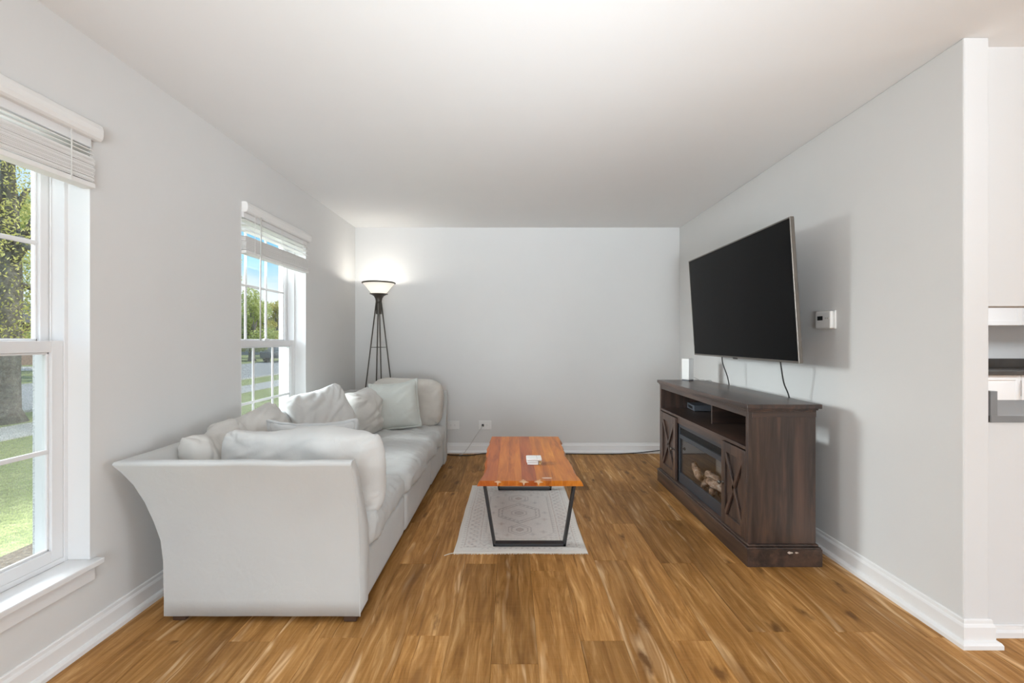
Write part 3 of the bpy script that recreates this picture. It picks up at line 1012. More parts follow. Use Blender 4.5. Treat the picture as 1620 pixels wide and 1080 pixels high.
cushion('back_cushion', 'bulging beige back cushion with a gathered corner, left of the sage pillow', 'cushion', (-1.295, 4.05, 0.610), (0.46, 0.32, 0.42), R(82), R(-12), R(2), M['cushion'], 5, GB, slump=0.1, lump=0.026, ripple=0.018)
cushion('back_cushion', 'wide beige cushion against the far end of the sofa, behind the sage pillow', 'cushion', (-0.985, 4.43, 0.635), (0.69, 0.20, 0.46), R(0), R(-6), R(1.5), M['cushion_beige'], 6, GB, slump=0.1, sag=0.0, lump=0.014, ripple=0.008, full=0.3)
GP = 'throw pillows with sewn borders'
cushion('throw_pillow', 'square sage green throw pillow with a flat border, propped at the far sofa end', 'pillow', (-1.04, 4.19, 0.645), (0.43, 0.16, 0.43), R(8), R(-17), R(-5), M['sage'], 7, GP, slump=0.1, sag=0.012, lump=0.012, flange=0.014)
cushion('throw_pillow', 'pale white throw pillow with a flat border, behind the wide near cushion', 'pillow', (-1.095, 2.59, 0.600), (0.47, 0.15, 0.40), R(4), R(14), R(2), M['pale_pillow'], 8, GP, slump=0.1, sag=0.010, lump=0.012, flange=0.014)

# ------------------------------------------------------------------ floor lamp
LX, LY = -1.375, 4.86
lampo = thing('floor_lamp', (LX, LY, 0), 'bronze torchiere floor lamp with lit white bowl on four splayed rods', 'lamp')
bowl = [(0.056, 1.694), (0.075, 1.705), (0.100, 1.735), (0.130, 1.775), (0.160, 1.806), (0.163, 1.808), (0.155, 1.808), (0.126, 1.780), (0.096, 1.742), (0.071, 1.712), (0.05, 1.703)]
MB().lathe(bowl, (LX, LY, 0), 48).build('shade', M['lamp_glass'], lampo, smooth=True)
MB().lathe([(0.160, 1.803), (0.168, 1.805), (0.170, 1.812), (0.166, 1.818), (0.158, 1.817), (0.156, 1.809), (0.160, 1.803)], (LX, LY, 0), 48).build('rim', M['bronze'], lampo, smooth=True)
cup = [(0.0, 1.600), (0.030, 1.600), (0.031, 1.625), (0.036, 1.650), (0.050, 1.675), (0.075, 1.690), (0.092, 1.696), (0.092, 1.699), (0.060, 1.697), (0.0, 1.694)]
MB().lathe(cup, (LX, LY, 0), 32).build('cup', M['bronze'], lampo, smooth=True)
MB().lathe([(0.0, 1.490), (0.028, 1.490), (0.028, 1.605), (0.0, 1.605)], (LX, LY, 0), 24).build('stem', M['bronze'], lampo, bevel=0.001)
for k in range(4):
    a = R(27 + 90 * k)
    c_, s_ = math.cos(a), math.sin(a)
    rr = lambda z: 0.020 + (1.66 - z) * 0.1205
    pts = [(LX + c_ * rr(z), LY + s_ * rr(z), z) for z in (1.66, 1.2, 0.8, 0.4, 0.0)]
    MB().tube(pts, 0.0068, 8).build('leg', M['bronze'], lampo, smooth=True)
rg = 0.020 + (1.66 - 1.148) * 0.1205
MB().tube([(LX + rg * math.cos(R(27 + 90 * k)), LY + rg * math.sin(R(27 + 90 * k)), 1.148) for k in range(5)], 0.003, 6).build('brace', M['bronze'], lampo)
bl = MB().lathe([(0.0, 1.715), (0.02, 1.72), (0.03, 1.745), (0.022, 1.77), (0.0, 1.778)], (LX, LY, 0), 16).build('bulb', M['bulb'], lampo, smooth=True)
pl = lamp('bulb_light', 'POINT', (LX, LY, 1.792), (0, 0, 0), 4.8, (1, 0.95, 0.87), 0.035)

# ------------------------------------------------------------------ rug
RX0, RX1, RY0, RY1 = -0.335, 0.435, 2.70, 3.945
def rug():
    root = thing('area_rug', (0.05, 3.32, 0), 'small cream woven rug with faded medallion pattern under the coffee table', 'rug')
    nx, ny = 170, 270
    me = bpy.data.meshes.new('rug')
    xs = np.linspace(RX0, RX1, nx + 1)
    yy = np.linspace(RY0, RY1, ny + 1)
    X, Y = np.meshgrid(xs, yy, indexing='ij')
    u = (X - (RX0 + RX1) / 2)
    v = (Y - (RY0 + RY1) / 2)
    hw, hl = (RX1 - RX0) / 2, (RY1 - RY0) / 2
    wob = np.vectorize(lambda a, b: noise.noise(Vector((a * 4, b * 4, 3))))
    edge = 0.006 * wob(X, Y)
    # slight skew: the near end sits a little wider and wavy
    Xw = X + edge * np.abs(u) / hw
    Yw = Y + edge * 1.2
    Z = 0.006 + 0.0012 * wob(X * 2, Y * 2)
    rng = np.random.default_rng(3)
    col = np.ones((nx + 1, ny + 1, 3)) * np.array([0.84, 0.825, 0.79])
    def blend(mask, c, k):
        kk = np.clip(mask, 0, 1)[..., None] * k
        col[:] = col * (1 - kk) + np.array(c) * kk
    def line(dist, wdt=0.004):
        return np.clip(1.3 - np.abs(dist) / wdt, 0, 1)
    au, av = np.abs(u), np.abs(v)
    grey, red, blue = (0.36, 0.34, 0.335), (0.42, 0.29, 0.25), (0.33, 0.34, 0.37)
    def hexd(cu, cv, a, b):     # elongated hexagon: distance-like
        p, q = np.abs(u - cu), np.abs(v - cv)
        return np.maximum(p - a, (p / a * 0.62 + q / b - 1.0) * a)
    for s in (1.0, 0.82, 0.36, 0.2):
        blend(line(hexd(0, 0, 0.143 * s, 0.19 * s)), grey, 0.75 if s == 1.0 else 0.55)
    cell = np.sin(u * 120) * np.sin(v * 120)
    hx = hexd(0, 0, 0.143, 0.19)
    blend(((hx < -0.005) & (hexd(0, 0, 0.117, 0.156) > 0)).astype(float) * (cell > 0.35), grey, 0.5)
    blend((hexd(0, 0, 0.03, 0.04) < 0).astype(float), grey, 0.4)
    for sv in (-0.295, 0.295):
        for s in (1.0, 0.72, 0.3):
            blend(line(hexd(0, sv, 0.072 * s, 0.095 * s), 0.0035), grey, 0.6)
        blend((hexd(0, sv, 0.02, 0.03) < 0).astype(float), red, 0.4)
    octd = np.maximum.reduce([au - 0.215, av - 0.43, (au / 0.215 * 0.5 + av / 0.43) * 0.43 - 0.555])
    blend(line(octd, 0.0035), grey, 0.55)
    blend((octd > 0) * (au < 0.235) * (av < 0.45) * (np.sin(u * 90 + v * 90) * np.sin(u * 90 - v * 90) > 0.2), grey, 0.22)
    # scattered small flowers in the field
    for (a, b, c_) in [(-.12, -.2, red), (.12, -.2, grey), (-.12, .2, grey), (.12, .2, blue), (-.15, -.36, grey), (.08, -.37, blue), (.15, -.33, grey), (-.16, .33, grey), (.15, .33, blue),
                       (-.18, 0, grey), (.18, 0, blue), (-.05, -.25, blue), (.05, .25, grey), (.17, -.12, red), (-.17, .12, blue), (-.1, .38, grey), (.1, .38, grey), (-.08, -.38, red)]:
        r_ = np.hypot((u - a), (v - b) * 0.9)
        th = np.arctan2(v - b, u - a)
        blend(np.clip(1.4 - r_ / (0.016 * (1 + 0.35 * np.cos(4 * th))), 0, 1), c_, 0.38)
    # borders
    for dd in (0.245, 0.335):
        blend(line(np.maximum(au - dd, av - dd - 0.215), 0.003), red, 0.5)
    inb = (np.maximum(au - 0.335, av - 0.55) < 0) & (np.maximum(au - 0.245, av - 0.46) > 0)
    side = au - 0.29
    endb = av - 0.505
    run = np.where(au > 0.245, v, u)
    acr = np.where(au > 0.245, side, endb)
    zig = np.abs(((run * 14) % 1) - 0.5) * 0.10 - 0.025
    blend(inb * line(acr - zig, 0.007), np.where(u[..., None] < 0, red, blue) if False else red, 0.42)
    cells = np.sin(run * 95) * np.cos(acr * 140)
    blend(inb * (cells > 0.55), blue, 0.40)
    blend((inb & (u > 0.2)).astype(float), blue, 0.10)
    blend((inb & (u < -0.2)).astype(float), red, 0.10)
    dots = (np.sin(run * 190) > 0.3) & (np.abs(np.maximum(au - 0.35, av - 0.565)) < 0.007)
    blend(dots.astype(float), grey, 0.35)
    wear = np.clip(0.5 + 1.2 * wob(X * 2.2, Y * 2.2), 0, 1)
    col = col * (1 - 0.30 * wear[..., None]) + np.array([0.84, 0.83, 0.80]) * 0.30 * wear[..., None]
    col *= (1 + rng.normal(0, 0.035, col.shape[:2]))[..., None]
    ends_ = (hl - av < 0.028) | (hw - au < 0.018)
    col[ends_] = col[ends_] * 0.4 + np.array([0.82, 0.78, 0.71]) * 0.6
    m = MB()
    vid = np.arange((nx + 1) * (ny + 1)).reshape(nx + 1, ny + 1)
    m.v = [tuple(p) for p in np.stack([Xw.ravel(), Yw.ravel(), Z.ravel()], 1)]
    m.f = [tuple(q) for q in np.stack([vid[:-1, :-1].ravel(), vid[1:, :-1].ravel(), vid[1:, 1:].ravel(), vid[:-1, 1:].ravel()], 1).tolist()]
    ring = list(vid[:, 0]) + list(vid[-1, 1:]) + list(vid[::-1, -1][1:]) + list(vid[0, ::-1][1:-1])
    b0 = len(m.v)
    for i in ring:
        x_, y_, z_ = m.v[int(i)]
        m.v.append((x_, y_, 0.0006))
    n = len(ring)
    m.f += [(int(ring[k]), int(ring[(k + 1) % n]), b0 + (k + 1) % n, b0 + k) for k in range(n)]
    t = NT('rug_weave')
    at = t.n('ShaderNodeVertexColor', layer_name='pattern')
    wv = t.noise(t.coords((500, 500, 500)), 1.0, 2)
    t.set(color=t.mix(t.math('MULTIPLY', wv, 0.25), at.outputs[0], (0.45, 0.43, 0.40)), rough=0.95, spec=0.1)
    t.bump(wv, 0.3, 0.002)
    o = m.build('woven_field', t.m, root, smooth=True)
    a = o.data.color_attributes.new('pattern', 'FLOAT_COLOR', 'POINT')
    full = np.ones((len(m.v), 4))
    full[:b0, :3] = col.reshape(-1, 3)
    full[b0:, :3] = (0.6, 0.57, 0.52)
    a.data.foreach_set('color', full.astype(np.float32).ravel())
    fr = MB()
    for yb_, sg in ((RY0, -1), (RY1, 1)):
        for k in range(120):
            x_ = RX0 + (RX1 - RX0) * (k + 0.5) / 120
            L = random.uniform(0.006, 0.013)
            w_ = 0.0024
            j = random.uniform(-0.004, 0.004)
            y_ = yb_ + 0.006 * noise.noise(Vector((x_ * 4, yb_ * 4, 3))) * 1.2
            fr.add([(x_ - w_, y_, 0.002), (x_ + w_, y_, 0.002), (x_ + w_ * .6 + j, y_ + sg * L, 0.001), (x_ - w_ * .6 + j, y_ + sg * L, 0.001), (x_ - w_, y_, 0.005), (x_ + w_, y_, 0.005), (x_ + w_ * .6 + j, y_ + sg * L, 0.003), (x_ - w_ * .6 + j, y_ + sg * L, 0.003)],
                   [(0, 1, 2, 3), (4, 5, 6, 7), (0, 1, 5, 4), (1, 2, 6, 5), (2, 3, 7, 6), (3, 0, 4, 7)])
    # one loose yarn at the near left corner
    fr.tube(spline([(RX0 + 0.005, RY0, 0.004), (RX0 - 0.02, RY0 - 0.006, 0.003), (RX0 - 0.05, RY0 - 0.03, 0.003)], 5), 0.002, 5)
    f_ = fr.build('fringe', plain('rug_yarn', (0.66, 0.62, 0.55), 0.95), root)
    f_['kind'] = 'stuff'
    return root
rug()

# ------------------------------------------------------------------ coffee table
TXC, TY0, TY1, TZ = 0.103, 2.715, 3.955, 0.413
tab = thing('coffee_table', (TXC, 3.33, 0), 'live-edge wooden coffee table on black steel frames, standing on the rug', 'table')
def ledge(side, y):
    t = (y - TY0) / (TY1 - TY0)
    wv = 0.006 * math.sin(t * 8 + side * 0.6) + 0.004 * math.sin(t * 19 + side * 2) + 0.002 * math.sin(t * 37)
    flare = 0.012 * max(0.0, 1 - t / 0.14) ** 1.5
    if side < 0:
        return TXC - 0.272 + wv - flare
    return TXC + 0.276 + wv + flare + 0.012 * max(0.0, t - 0.75)
cuts = [-0.19, -0.125, -0.045, 0.04, 0.125, 0.19]
TH = 0.031
N_ = 40
for s in range(len(cuts) + 1):
    m = MB()
    rows = []
    for k in range(N_ + 1):
        y = TY0 + (TY1 - TY0) * k / N_
        xa = ledge(-1, y) if s == 0 else TXC + cuts[s - 1] + 0.0001
        xb = ledge(1, y) if s == len(cuts) else TXC + cuts[s] - 0.0001
        # the live edges slope outwards towards the underside
        la = 0.014 + 0.006 * math.sin(k * 0.9) if s == 0 else 0
        lb = 0.014 + 0.006 * math.sin(k * 1.1) if s == len(cuts) else 0
        rows.append([(xa - la, y, TZ - TH), (xa - la * 0.55, y, TZ - TH * 0.45), (xa, y, TZ), (xb, y, TZ), (xb + lb * 0.55, y, TZ - TH * 0.45), (xb + lb, y, TZ - TH)])
    vs = [p for r_ in rows for p in r_]
    fs = [(r_ * 6 + k, r_ * 6 + (k + 1) % 6, (r_ + 1) * 6 + (k + 1) % 6, (r_ + 1) * 6 + k) for r_ in range(N_) for k in range(6)]
    fs += [tuple(range(6)), tuple(N_ * 6 + k for k in range(5, -1, -1))]
    m.add(vs, fs).build('top_board', M['table_wood'], tab, origin=(TXC + 0.001 * s, 3.33, 0.4), bevel=0.0004, seg=1)
# pale sapwood figures on the near edge, and a pale oval on the top
def star(cx, w):
    return [(cx - w, TZ - 0.006), (cx - w * 0.25, TZ - 0.010), (cx, TZ - 0.029), (cx + w * 0.22, TZ - 0.012), (cx + w, TZ - 0.008), (cx + w * 0.3, TZ - 0.001), (cx - w * 0.3, TZ - 0.001)]
for cx, w in ((TXC - 0.035, 0.030), (TXC + 0.050, 0.028), (TXC - 0.185, 0.022)):
    MB().prism(star(cx, w), 'Y', TY0 - 0.0008, TY0 + 0.001).build('sapwood_patch', M['sapwood'], tab)
ov = [(TXC + 0.103 + 0.030 * math.cos(a) * (1 + 0.08 * math.sin(3 * a)), TY0 + 0.055 + 0.013 * math.sin(a)) for a in [2 * math.pi * k / 20 for k in range(20)]]
MB().prism(ov, 'Z', TZ - 0.0005, TZ + 0.0006).build('pale_patch', M['oval_pale'], tab)
for pts_, z_ in (([(TXC - 0.062, TY0 + 0.001), (TXC - 0.02, TY0 + 0.001), (TXC - 0.034, TY0 + 0.016), (TXC - 0.038, TY0 + 0.032), (TXC - 0.043, TY0 + 0.014)], 0), ([(TXC + 0.025, TY0 + 0.001), (TXC + 0.062, TY0 + 0.001), (TXC + 0.061, TY0 + 0.03), (TXC + 0.052, TY0 + 0.014)], 0)):
    MB().prism(pts_, 'Z', TZ - 0.0005, TZ + 0.0005).build('sapwood_patch', M['sapwood'], tab)
for y in (2.800, 3.835):
    fr = bpy.data.objects.new('leg_frame', None)
    C.objects.link(fr)
    fr.parent = tab
    fr.location = (0, y - 3.33, 0)
    zt, zb, T_, D_ = TZ - TH, 0.0075, 0.016, 0.050
    wt, wb = 0.277, 0.214
    for sg in (-1, 1):
        a, b = TXC + sg * wt, TXC + sg * wb
        MB().prism([(a, zt), (a - sg * T_, zt), (b - sg * T_, zb), (b, zb)], 'Y', y - D_ / 2, y + D_ / 2).build('leg', M['black_metal'], fr, bevel=0.0015)
    MB().box(TXC - wb, TXC + wb, y - D_ / 2, y + D_ / 2, zb, zb + T_).build('foot_bar', M['black_metal'], fr, bevel=0.0015)
    MB().box(TXC - wt, TXC + wt, y - D_ / 2, y + D_ / 2, zt - 0.005, zt).build('mounting_plate', M['black_metal'], fr)

# white adaptor on the table
ax, ay, az = 0.144, 3.105, TZ
ad = thing('power_adaptor', (ax, ay, az), 'small white plastic power adaptor with folded brass prongs on the coffee table', 'adaptor')
MB().box(ax - 0.050, ax + 0.050, ay - 0.045, ay + 0.050, az + 0.0255, az + 0.040).build('body', M['white_plastic'], ad, bevel=0.005, seg=3)
MB().box(ax - 0.049, ax + 0.027, ay - 0.048, ay + 0.049, az + 0.0135, az + 0.0245).build('body', M['white_plastic'], ad, bevel=0.004, seg=3)
MB().box(ax - 0.044, ax + 0.027, ay - 0.050, ay + 0.048, az + 0.0005, az + 0.0125).build('body', M['white_plastic'], ad, bevel=0.004, seg=3)
MB().box(ax - 0.040, ax + 0.030, ay - 0.040, ay + 0.044, az + 0.002, az + 0.0265).build('core', M['grey_plastic'], ad)
MB().box(ax + 0.0185, ax + 0.0195, ay - 0.044, ay + 0.049, az + 0.0398, az + 0.0405).build('seam', M['grey_plastic'], ad)
for z in (0.018, 0.010):
    MB().box(ax + 0.029, ax + 0.050, ay - 0.044, ay - 0.030, az + z, az + z + 0.003).build('prong', M['brass'], ad, bevel=0.001)
MB().tube([(ax + 0.038, ay - 0.040, az + 0.0045), (ax + 0.038, ay + 0.0, az + 0.0045)], 0.004, 8).build('prong', M['brass'], ad)

# ------------------------------------------------------------------ television console with electric hearth
CX0, CX1, CY0, CY1 = 1.285, 1.655, 2.565, 4.085
CT = 0.877
con = thing('tv_console', (1.47, 3.32, 0), 'dark espresso wood television console with electric fireplace and cross-braced doors', 'cabinet')
b_ = lambda: MB()
b_().box(CX0 - 0.018, CX1 + 0.018, CY0 - 0.028, CY1 + 0.028, CT - 0.024, CT).build('top', M['dark_y'], con, bevel=0.003)
crown = MB()
crown.box(CX0 - 0.010, CX1 + 0.006, CY0 - 0.014, CY1 + 0.014, CT - 0.034, CT - 0.024).box(CX0 - 0.004, CX1, CY0 - 0.006, CY1 + 0.006, CT - 0.044, CT - 0.034)
crown.build('crown_moulding', M['dark_y'], con, bevel=0.003)
b_().box(CX0 + 0.0, CX1, CY0, CY0 + 0.020, 0.115, CT - 0.044).build('side_panel', M['dark_z'], con, bevel=0.002)
b_().box(CX0 + 0.0, CX1, CY1 - 0.020, CY1, 0.115, CT - 0.044).build('side_panel', M['dark_z'], con, bevel=0.002)
# raised corner stile and rail on the near end
b_().box(CX0 - 0.002, CX0 + 0.022, CY0 - 0.004, CY0 + 0.022, 0.115, CT - 0.044).build('corner_post', M['dark_z'], con, bevel=0.002)
b_().box(CX0 - 0.002, CX0 + 0.022, CY1 - 0.022, CY1 + 0.004, 0.115, CT - 0.044).build('corner_post', M['dark_z'], con, bevel=0.002)
b_().box(CX0 + 0.022, CX1, CY0 - 0.004, CY0, CT - 0.072, CT - 0.044).build('end_rail', M['dark_x'], con, bevel=0.0015)
# back panel with a cable cut-out
hy0, hy1, hz0, hz1 = 2.72, 2.83, 0.665, 0.745
bp = MB()
bp.box(CX1 - 0.008, CX1, CY0 + 0.02, hy0, 0.115, CT - 0.044).box(CX1 - 0.008, CX1, hy1, CY1 - 0.02, 0.115, CT - 0.044)
bp.box(CX1 - 0.008, CX1, hy0, hy1, 0.115, hz0).box(CX1 - 0.008, CX1, hy0, hy1, hz1, CT - 0.044)
bp.build('back_panel', M['dark_y'], con)
b_().box(CX0 + 0.001, CX0 + 0.020, CY0 + 0.022, CY1 - 0.022, 0.803, CT - 0.044).build('top_rail', M['dark_y'], con, bevel=0.002)
b_().box(CX0 + 0.001, CX1 - 0.008, CY0 + 0.020, CY1 - 0.020, 0.620, 0.638).build('shelf', M['dark_y'], con, bevel=0.002)
b_().box(1.398, CX1 - 0.008, 3.292, 3.308, 0.638, CT - 0.044).build('divider', M['dark_x'], con, bevel=0.0015)
b_().box(CX0 + 0.0, CX1 - 0.008, CY0 + 0.020, CY1 - 0.020, 0.100, 0.118).build('bottom_board', M['dark_y'], con)
# plinth
b_().box(CX0 - 0.016, CX1 + 0.020, CY0 - 0.026, CY1 + 0.026, 0.0, 0.094).build('plinth', M['dark_y'], con, bevel=0.002)
pm = MB()
pm.box(CX0 - 0.020, CX1 + 0.012, CY0 - 0.030, CY1 + 0.030, 0.094, 0.105).box(CX0 - 0.009, CX1 + 0.006, CY0 - 0.016, CY1 + 0.016, 0.105, 0.116)
pm.build('plinth_moulding', M['dark_y'], con, bevel=0.004, seg=3)
for cx, w, h_ in ((1.50, 0.013, 0.006), (1.535, 0.008, 0.004)):
    po = [(cx + w * math.cos(a) * (1 + 0.3 * math.sin(2.3 * a + 1)), 0.078 + h_ * math.sin(a) * (1 + 0.4 * math.cos(3 * a))) for a in [2 * math.pi * k / 9 for k in range(9)]]
    MB().prism(po, 'Y', CY0 - 0.0268, CY0 - 0.0255).build('paint_chip', M['chip'], con)
# hearth
HY0, HY1 = 2.900, 3.690
surround = MB()
SX = CX0 + 0.016
surround.box(SX, SX + 0.016, HY0 - 0.012, HY1 + 0.012, 0.572, 0.620)
surround.build('hearth_header', M['dark_y'], con, bevel=0.0015)
ins = MB()
ins.box(SX + 0.004, SX + 0.020, HY0, HY1, 0.548, 0.572).box(SX + 0.004, SX + 0.020, HY0, HY0 + 0.024, 0.118, 0.548).box(SX + 0.004, SX + 0.020, HY1 - 0.024, HY1, 0.118, 0.548)
ins.box(SX + 0.004, SX + 0.020, HY0 + 0.024, HY1 - 0.024, 0.462, 0.496).box(SX + 0.004, SX + 0.020, HY0 + 0.024, HY1 - 0.024, 0.118, 0.196)
hearth = ins.build('fireplace_insert', plain('hearth_black', (0.030, 0.034, 0.042), 0.38, vary=0.1), con, bevel=0.002)
MB().box(SX + 0.03, CX1 - 0.02, HY0, HY1, 0.118, 0.122).box(SX + 0.022, CX1 - 0.02, HY0, HY0 + 0.006, 0.118, 0.57).box(SX + 0.022, CX1 - 0.02, HY1 - 0.006, HY1, 0.118, 0.57).box(CX1 - 0.06, CX1 - 0.05, HY0, HY1, 0.118, 0.57).box(SX + 0.022, CX1 - 0.05, HY0, HY1, 0.564, 0.57).build('firebox', plain('firebox_grey', (0.16, 0.14, 0.125), 0.8, vary=0.3), hearth)
for k in range(6):
    z = 0.500 + k * 0.0085
    MB().box(SX + 0.010, SX + 0.022, HY0 + 0.024, HY1 - 0.024, z, z + 0.004).build('vent_louvre', M['dark_plastic'], hearth)
MB().box(SX + 0.0115, SX + 0.0145, HY0 + 0.024, HY1 - 0.024, 0.196, 0.462).build('glass_front', M['hearth_glass'], hearth)
rl = random.Random(5)
for k in range(9):
    yy = HY0 + 0.12 + 0.56 * k / 8 + rl.uniform(-0.02, 0.02)
    L, r_ = rl.uniform(0.10, 0.2), rl.uniform(0.020, 0.032)
    a = rl.uniform(-0.7, 0.7)
    lz = 0.150 + (k % 3) * 0.042
    xx = SX + 0.10 + 0.05 * (k % 2)
    pts = [(xx + math.sin(a) * t * L * 0.5, yy + math.cos(a) * t * L * 0.6, lz + t * 0.02 + 0.006 * math.sin(t * 5 + k)) for t in (-1, -0.5, 0, 0.5, 1)]
    MB().tube(pts, [r_ * 0.8, r_, r_ * 1.06, r_, r_ * 0.75], 9).build('log', M['log'], hearth, smooth=True)
# doors
def door(y0, y1, knob_at_high):
    x0, x1 = CX0 - 0.003, CX0 + 0.018
    z0, z1 = 0.122, 0.612
    s = 0.046
    m = MB()
    m.box(x0, x1, y0, y0 + s, z0, z1).box(x0, x1, y1 - s, y1, z0, z1)
    m.box(x0, x1, y0 + s, y1 - s, z0, z0 + s + 0.012).box(x0, x1, y0 + s, y1 - s, z1 - s - 0.012, z1)
    d_ = m.build('door', M['dark_z'], con, bevel=0.002)
    MB().box(x1 - 0.006, x1, y0 + s, y1 - s, z0 + s, z1 - s).build('door_panel', M['dark_z'], d_)
    pa, pb, qa, qb = y0 + s, y1 - s, z0 + s + 0.012, z1 - s - 0.012
    MB().bar((x0 + 0.007, pa, qa), (x0 + 0.007, pb, qb), 0.012, 0.024, up=(0, pb - pa, 0)).build('cross_brace', M['dark_z'], d_, bevel=0.0015)
    MB().bar((x0 + 0.0068, pa, qb), (x0 + 0.0068, pb, qa), 0.0116, 0.024, up=(0, pb - pa, 0)).build('cross_brace', M['dark_z'], d_, bevel=0.0015)
    ky = (y1 - s / 2) if knob_at_high else (y0 + s / 2)
    kz = 0.362
    mb = MB()
    prof = [(0.0, 0.0), (0.010, 0.0), (0.010, 0.002), (0.005, 0.004), (0.005, 0.014), (0.011, 0.018), (0.013, 0.024), (0.010, 0.029), (0.0, 0.031)]
    n = 16
    vs = [(x0 - h_, ky + r_ * math.cos(2 * math.pi * k / n), kz + r_ * math.sin(2 * math.pi * k / n)) for r_, h_ in prof for k in range(n)]
    fs = [(i * n + k, i * n + (k + 1) % n, (i + 1) * n + (k + 1) % n, (i + 1) * n + k) for i in range(len(prof) - 1) for k in range(n)]
    mb.add(vs, fs).build('knob', M['bronze'], d_, smooth=True)
    return d_
door(CY0 + 0.024, HY0 - 0.014, True)
door(HY1 + 0.014, CY1 - 0.024, False)

# set-top box on the shelf
sb = thing('media_box', (1.57, 3.96, 0.638), 'flat grey media box on the open shelf of the console', 'media box')
mb_ = Matrix.Translation((1.572, 3.945, 0.665)) @ Matrix.Rotation(R(-6), 4, 'Z')
MB().obox(mb_, 0.15, 0.21, 0.046).build('casing', M['grey_plastic'], sb, bevel=0.004)
for sx in (-1, 1):
    for sy in (-1, 1):
        p = mb_ @ Vector((sx * 0.06, sy * 0.09, -0.025))
        MB().lathe([(0.008, 0.638), (0.008, 0.644)], (p.x, p.y, 0), 10, True).build('foot', M['dark_plastic'], sb)
mf = Matrix.Translation(mb_ @ Vector((-0.0755, 0, 0))) @ Matrix.Rotation(R(-6), 4, 'Z')
MB().obox(mf, 0.002, 0.13, 0.020).build('display', M['dark_plastic'], sb)

# white router on the console top
rt = thing('wifi_router', (1.515, 4.03, CT), 'white upright box-shaped router on the far end of the console top', 'router')
mr = Matrix.Translation((1.505, 4.035, CT + 0.098)) @ Matrix.Rotation(R(28), 4, 'Z')
MB().obox(mr, 0.062, 0.078, 0.180).build('body', M['white_plastic'], rt, bevel=0.006, seg=3)
mr2 = Matrix.Translation((1.505, 4.035, CT + 0.004)) @ Matrix.Rotation(R(28), 4, 'Z')
MB().obox(mr2, 0.056, 0.072, 0.008).build('foot', M['grey_plastic'], rt)
tag(MB().tube(spline([(1.535, 4.06, CT + 0.03), (1.565, 4.04, CT + 0.024), (1.60, 4.00, CT + 0.006), (1.635, 3.99, CT + 0.004), (1.682, 3.98, CT + 0.003), (1.69, 3.98, CT - 0.05), (1.70, 3.98, 0.55)], 6), 0.0028, 6).build('router_cord', M['cord_white'], None, smooth=True, origin=(1.6, 4.0, CT)), 'thin white cord looping from the router over the back of the console', 'cord')

# ------------------------------------------------------------------ television
tv = thing('television', (1.60, 3.31, 1.10), 'large black flat television tilted down on a wall mount above the console', 'television')
tz0, tz1, ty0, ty1 = 1.096, 1.9005, 2.575, 4.055
xb, xt = 1.570, 1.519
tilt = math.atan2(xb - xt, tz1 - tz0)
H = math.hypot(xb - xt, tz1 - tz0)
MT = Matrix.Translation(((xb + xt) / 2, (ty0 + ty1) / 2, (tz0 + tz1) / 2)) @ Matrix.Rotation(-tilt, 4, 'Y')
def tvbox(m, x0, x1, y0, y1, z0, z1):
    q = MT @ Matrix.Translation(((x0 + x1) / 2, (y0 + y1) / 2, (z0 + z1) / 2))
    return m.obox(q, x1 - x0, y1 - y0, z1 - z0)
W2 = (ty1 - ty0) / 2
m = MB()
e_ = 0.008
tvbox(m, 0, 0.022, -W2, -W2 + e_, -H / 2, H / 2)
tvbox(m, 0, 0.022, W2 - e_, W2, -H / 2, H / 2)
tvbox(m, 0, 0.022, -W2 + e_, W2 - e_, H / 2 - e_, H / 2)
tvbox(m, 0, 0.022, -W2 + e_, W2 - e_, -H / 2, -H / 2 + 0.012)
m.build('bezel', M['tv_bezel'], tv, bevel=0.0015)
tvbox(MB(), 0.002, 0.006, -W2 + e_, W2 - e_, -H / 2 + 0.012, H / 2 - e_).build('screen', M['tv_screen'], tv)
m = tvbox(MB(), 0.006, 0.026, -W2 + 0.003, W2 - 0.003, -H / 2 + 0.003, H / 2 - 0.003)
tvbox(m, 0.026, 0.058, -W2 + 0.22, W2 - 0.22, -H / 2 + 0.03, H / 2 - 0.25)
m.build('rear_shell', M['dark_plastic'], tv, bevel=0.004)
tvbox(MB(), -0.002, 0.004, -0.03, 0.03, -H / 2 - 0.006, -H / 2 + 0.006).build('sensor_tab', M['dark_plastic'], tv, bevel=0.001)
m = MB().box(1.60, XR - 0.03, 3.25, 3.37, 1.47, 1.53).box(XR - 0.03, XR - 0.001, 3.10, 3.52, 1.36, 1.64)
m.build('wall_bracket', M['black_metal'], tv)
for pts in ([(1.625, 3.64, 1.13), (1.63, 3.645, 1.05), (1.668, 3.64, 0.93), (1.69, 3.64, 0.80)],
            [(1.625, 2.86, 1.13), (1.632, 2.85, 1.04), (1.655, 2.865, 0.96), (1.688, 2.87, 0.88), (1.695, 2.87, 0.78)]):
    MB().tube(spline(pts, 8), 0.0042, 7).build('power_cord', M['cord_black'], tv, smooth=True)

# thermostat
th = thing('thermostat', (XR, 2.70, 1.34), 'white thermostat with small dark display on the right wall beside the television', 'thermostat')
MB().box(XR - 0.008, XR, 2.632, 2.780, 1.288, 1.392).build('back_plate', M['white_plastic'], th, bevel=0.003)
MB().box(XR - 0.030, XR - 0.008, 2.638, 2.774, 1.290, 1.390).build('housing', M['white_plastic'], th, bevel=0.010, seg=4)
MB().box(XR - 0.0312, XR - 0.0295, 2.705, 2.750, 1.338, 1.362).build('display', M['dark_plastic'], th)
for k in range(2):
    MB().box(XR - 0.0315, XR - 0.0295, 2.655 + 0.018 * k, 2.667 + 0.018 * k, 1.345, 1.352).build('button', M['cord_white'], th, bevel=0.001)

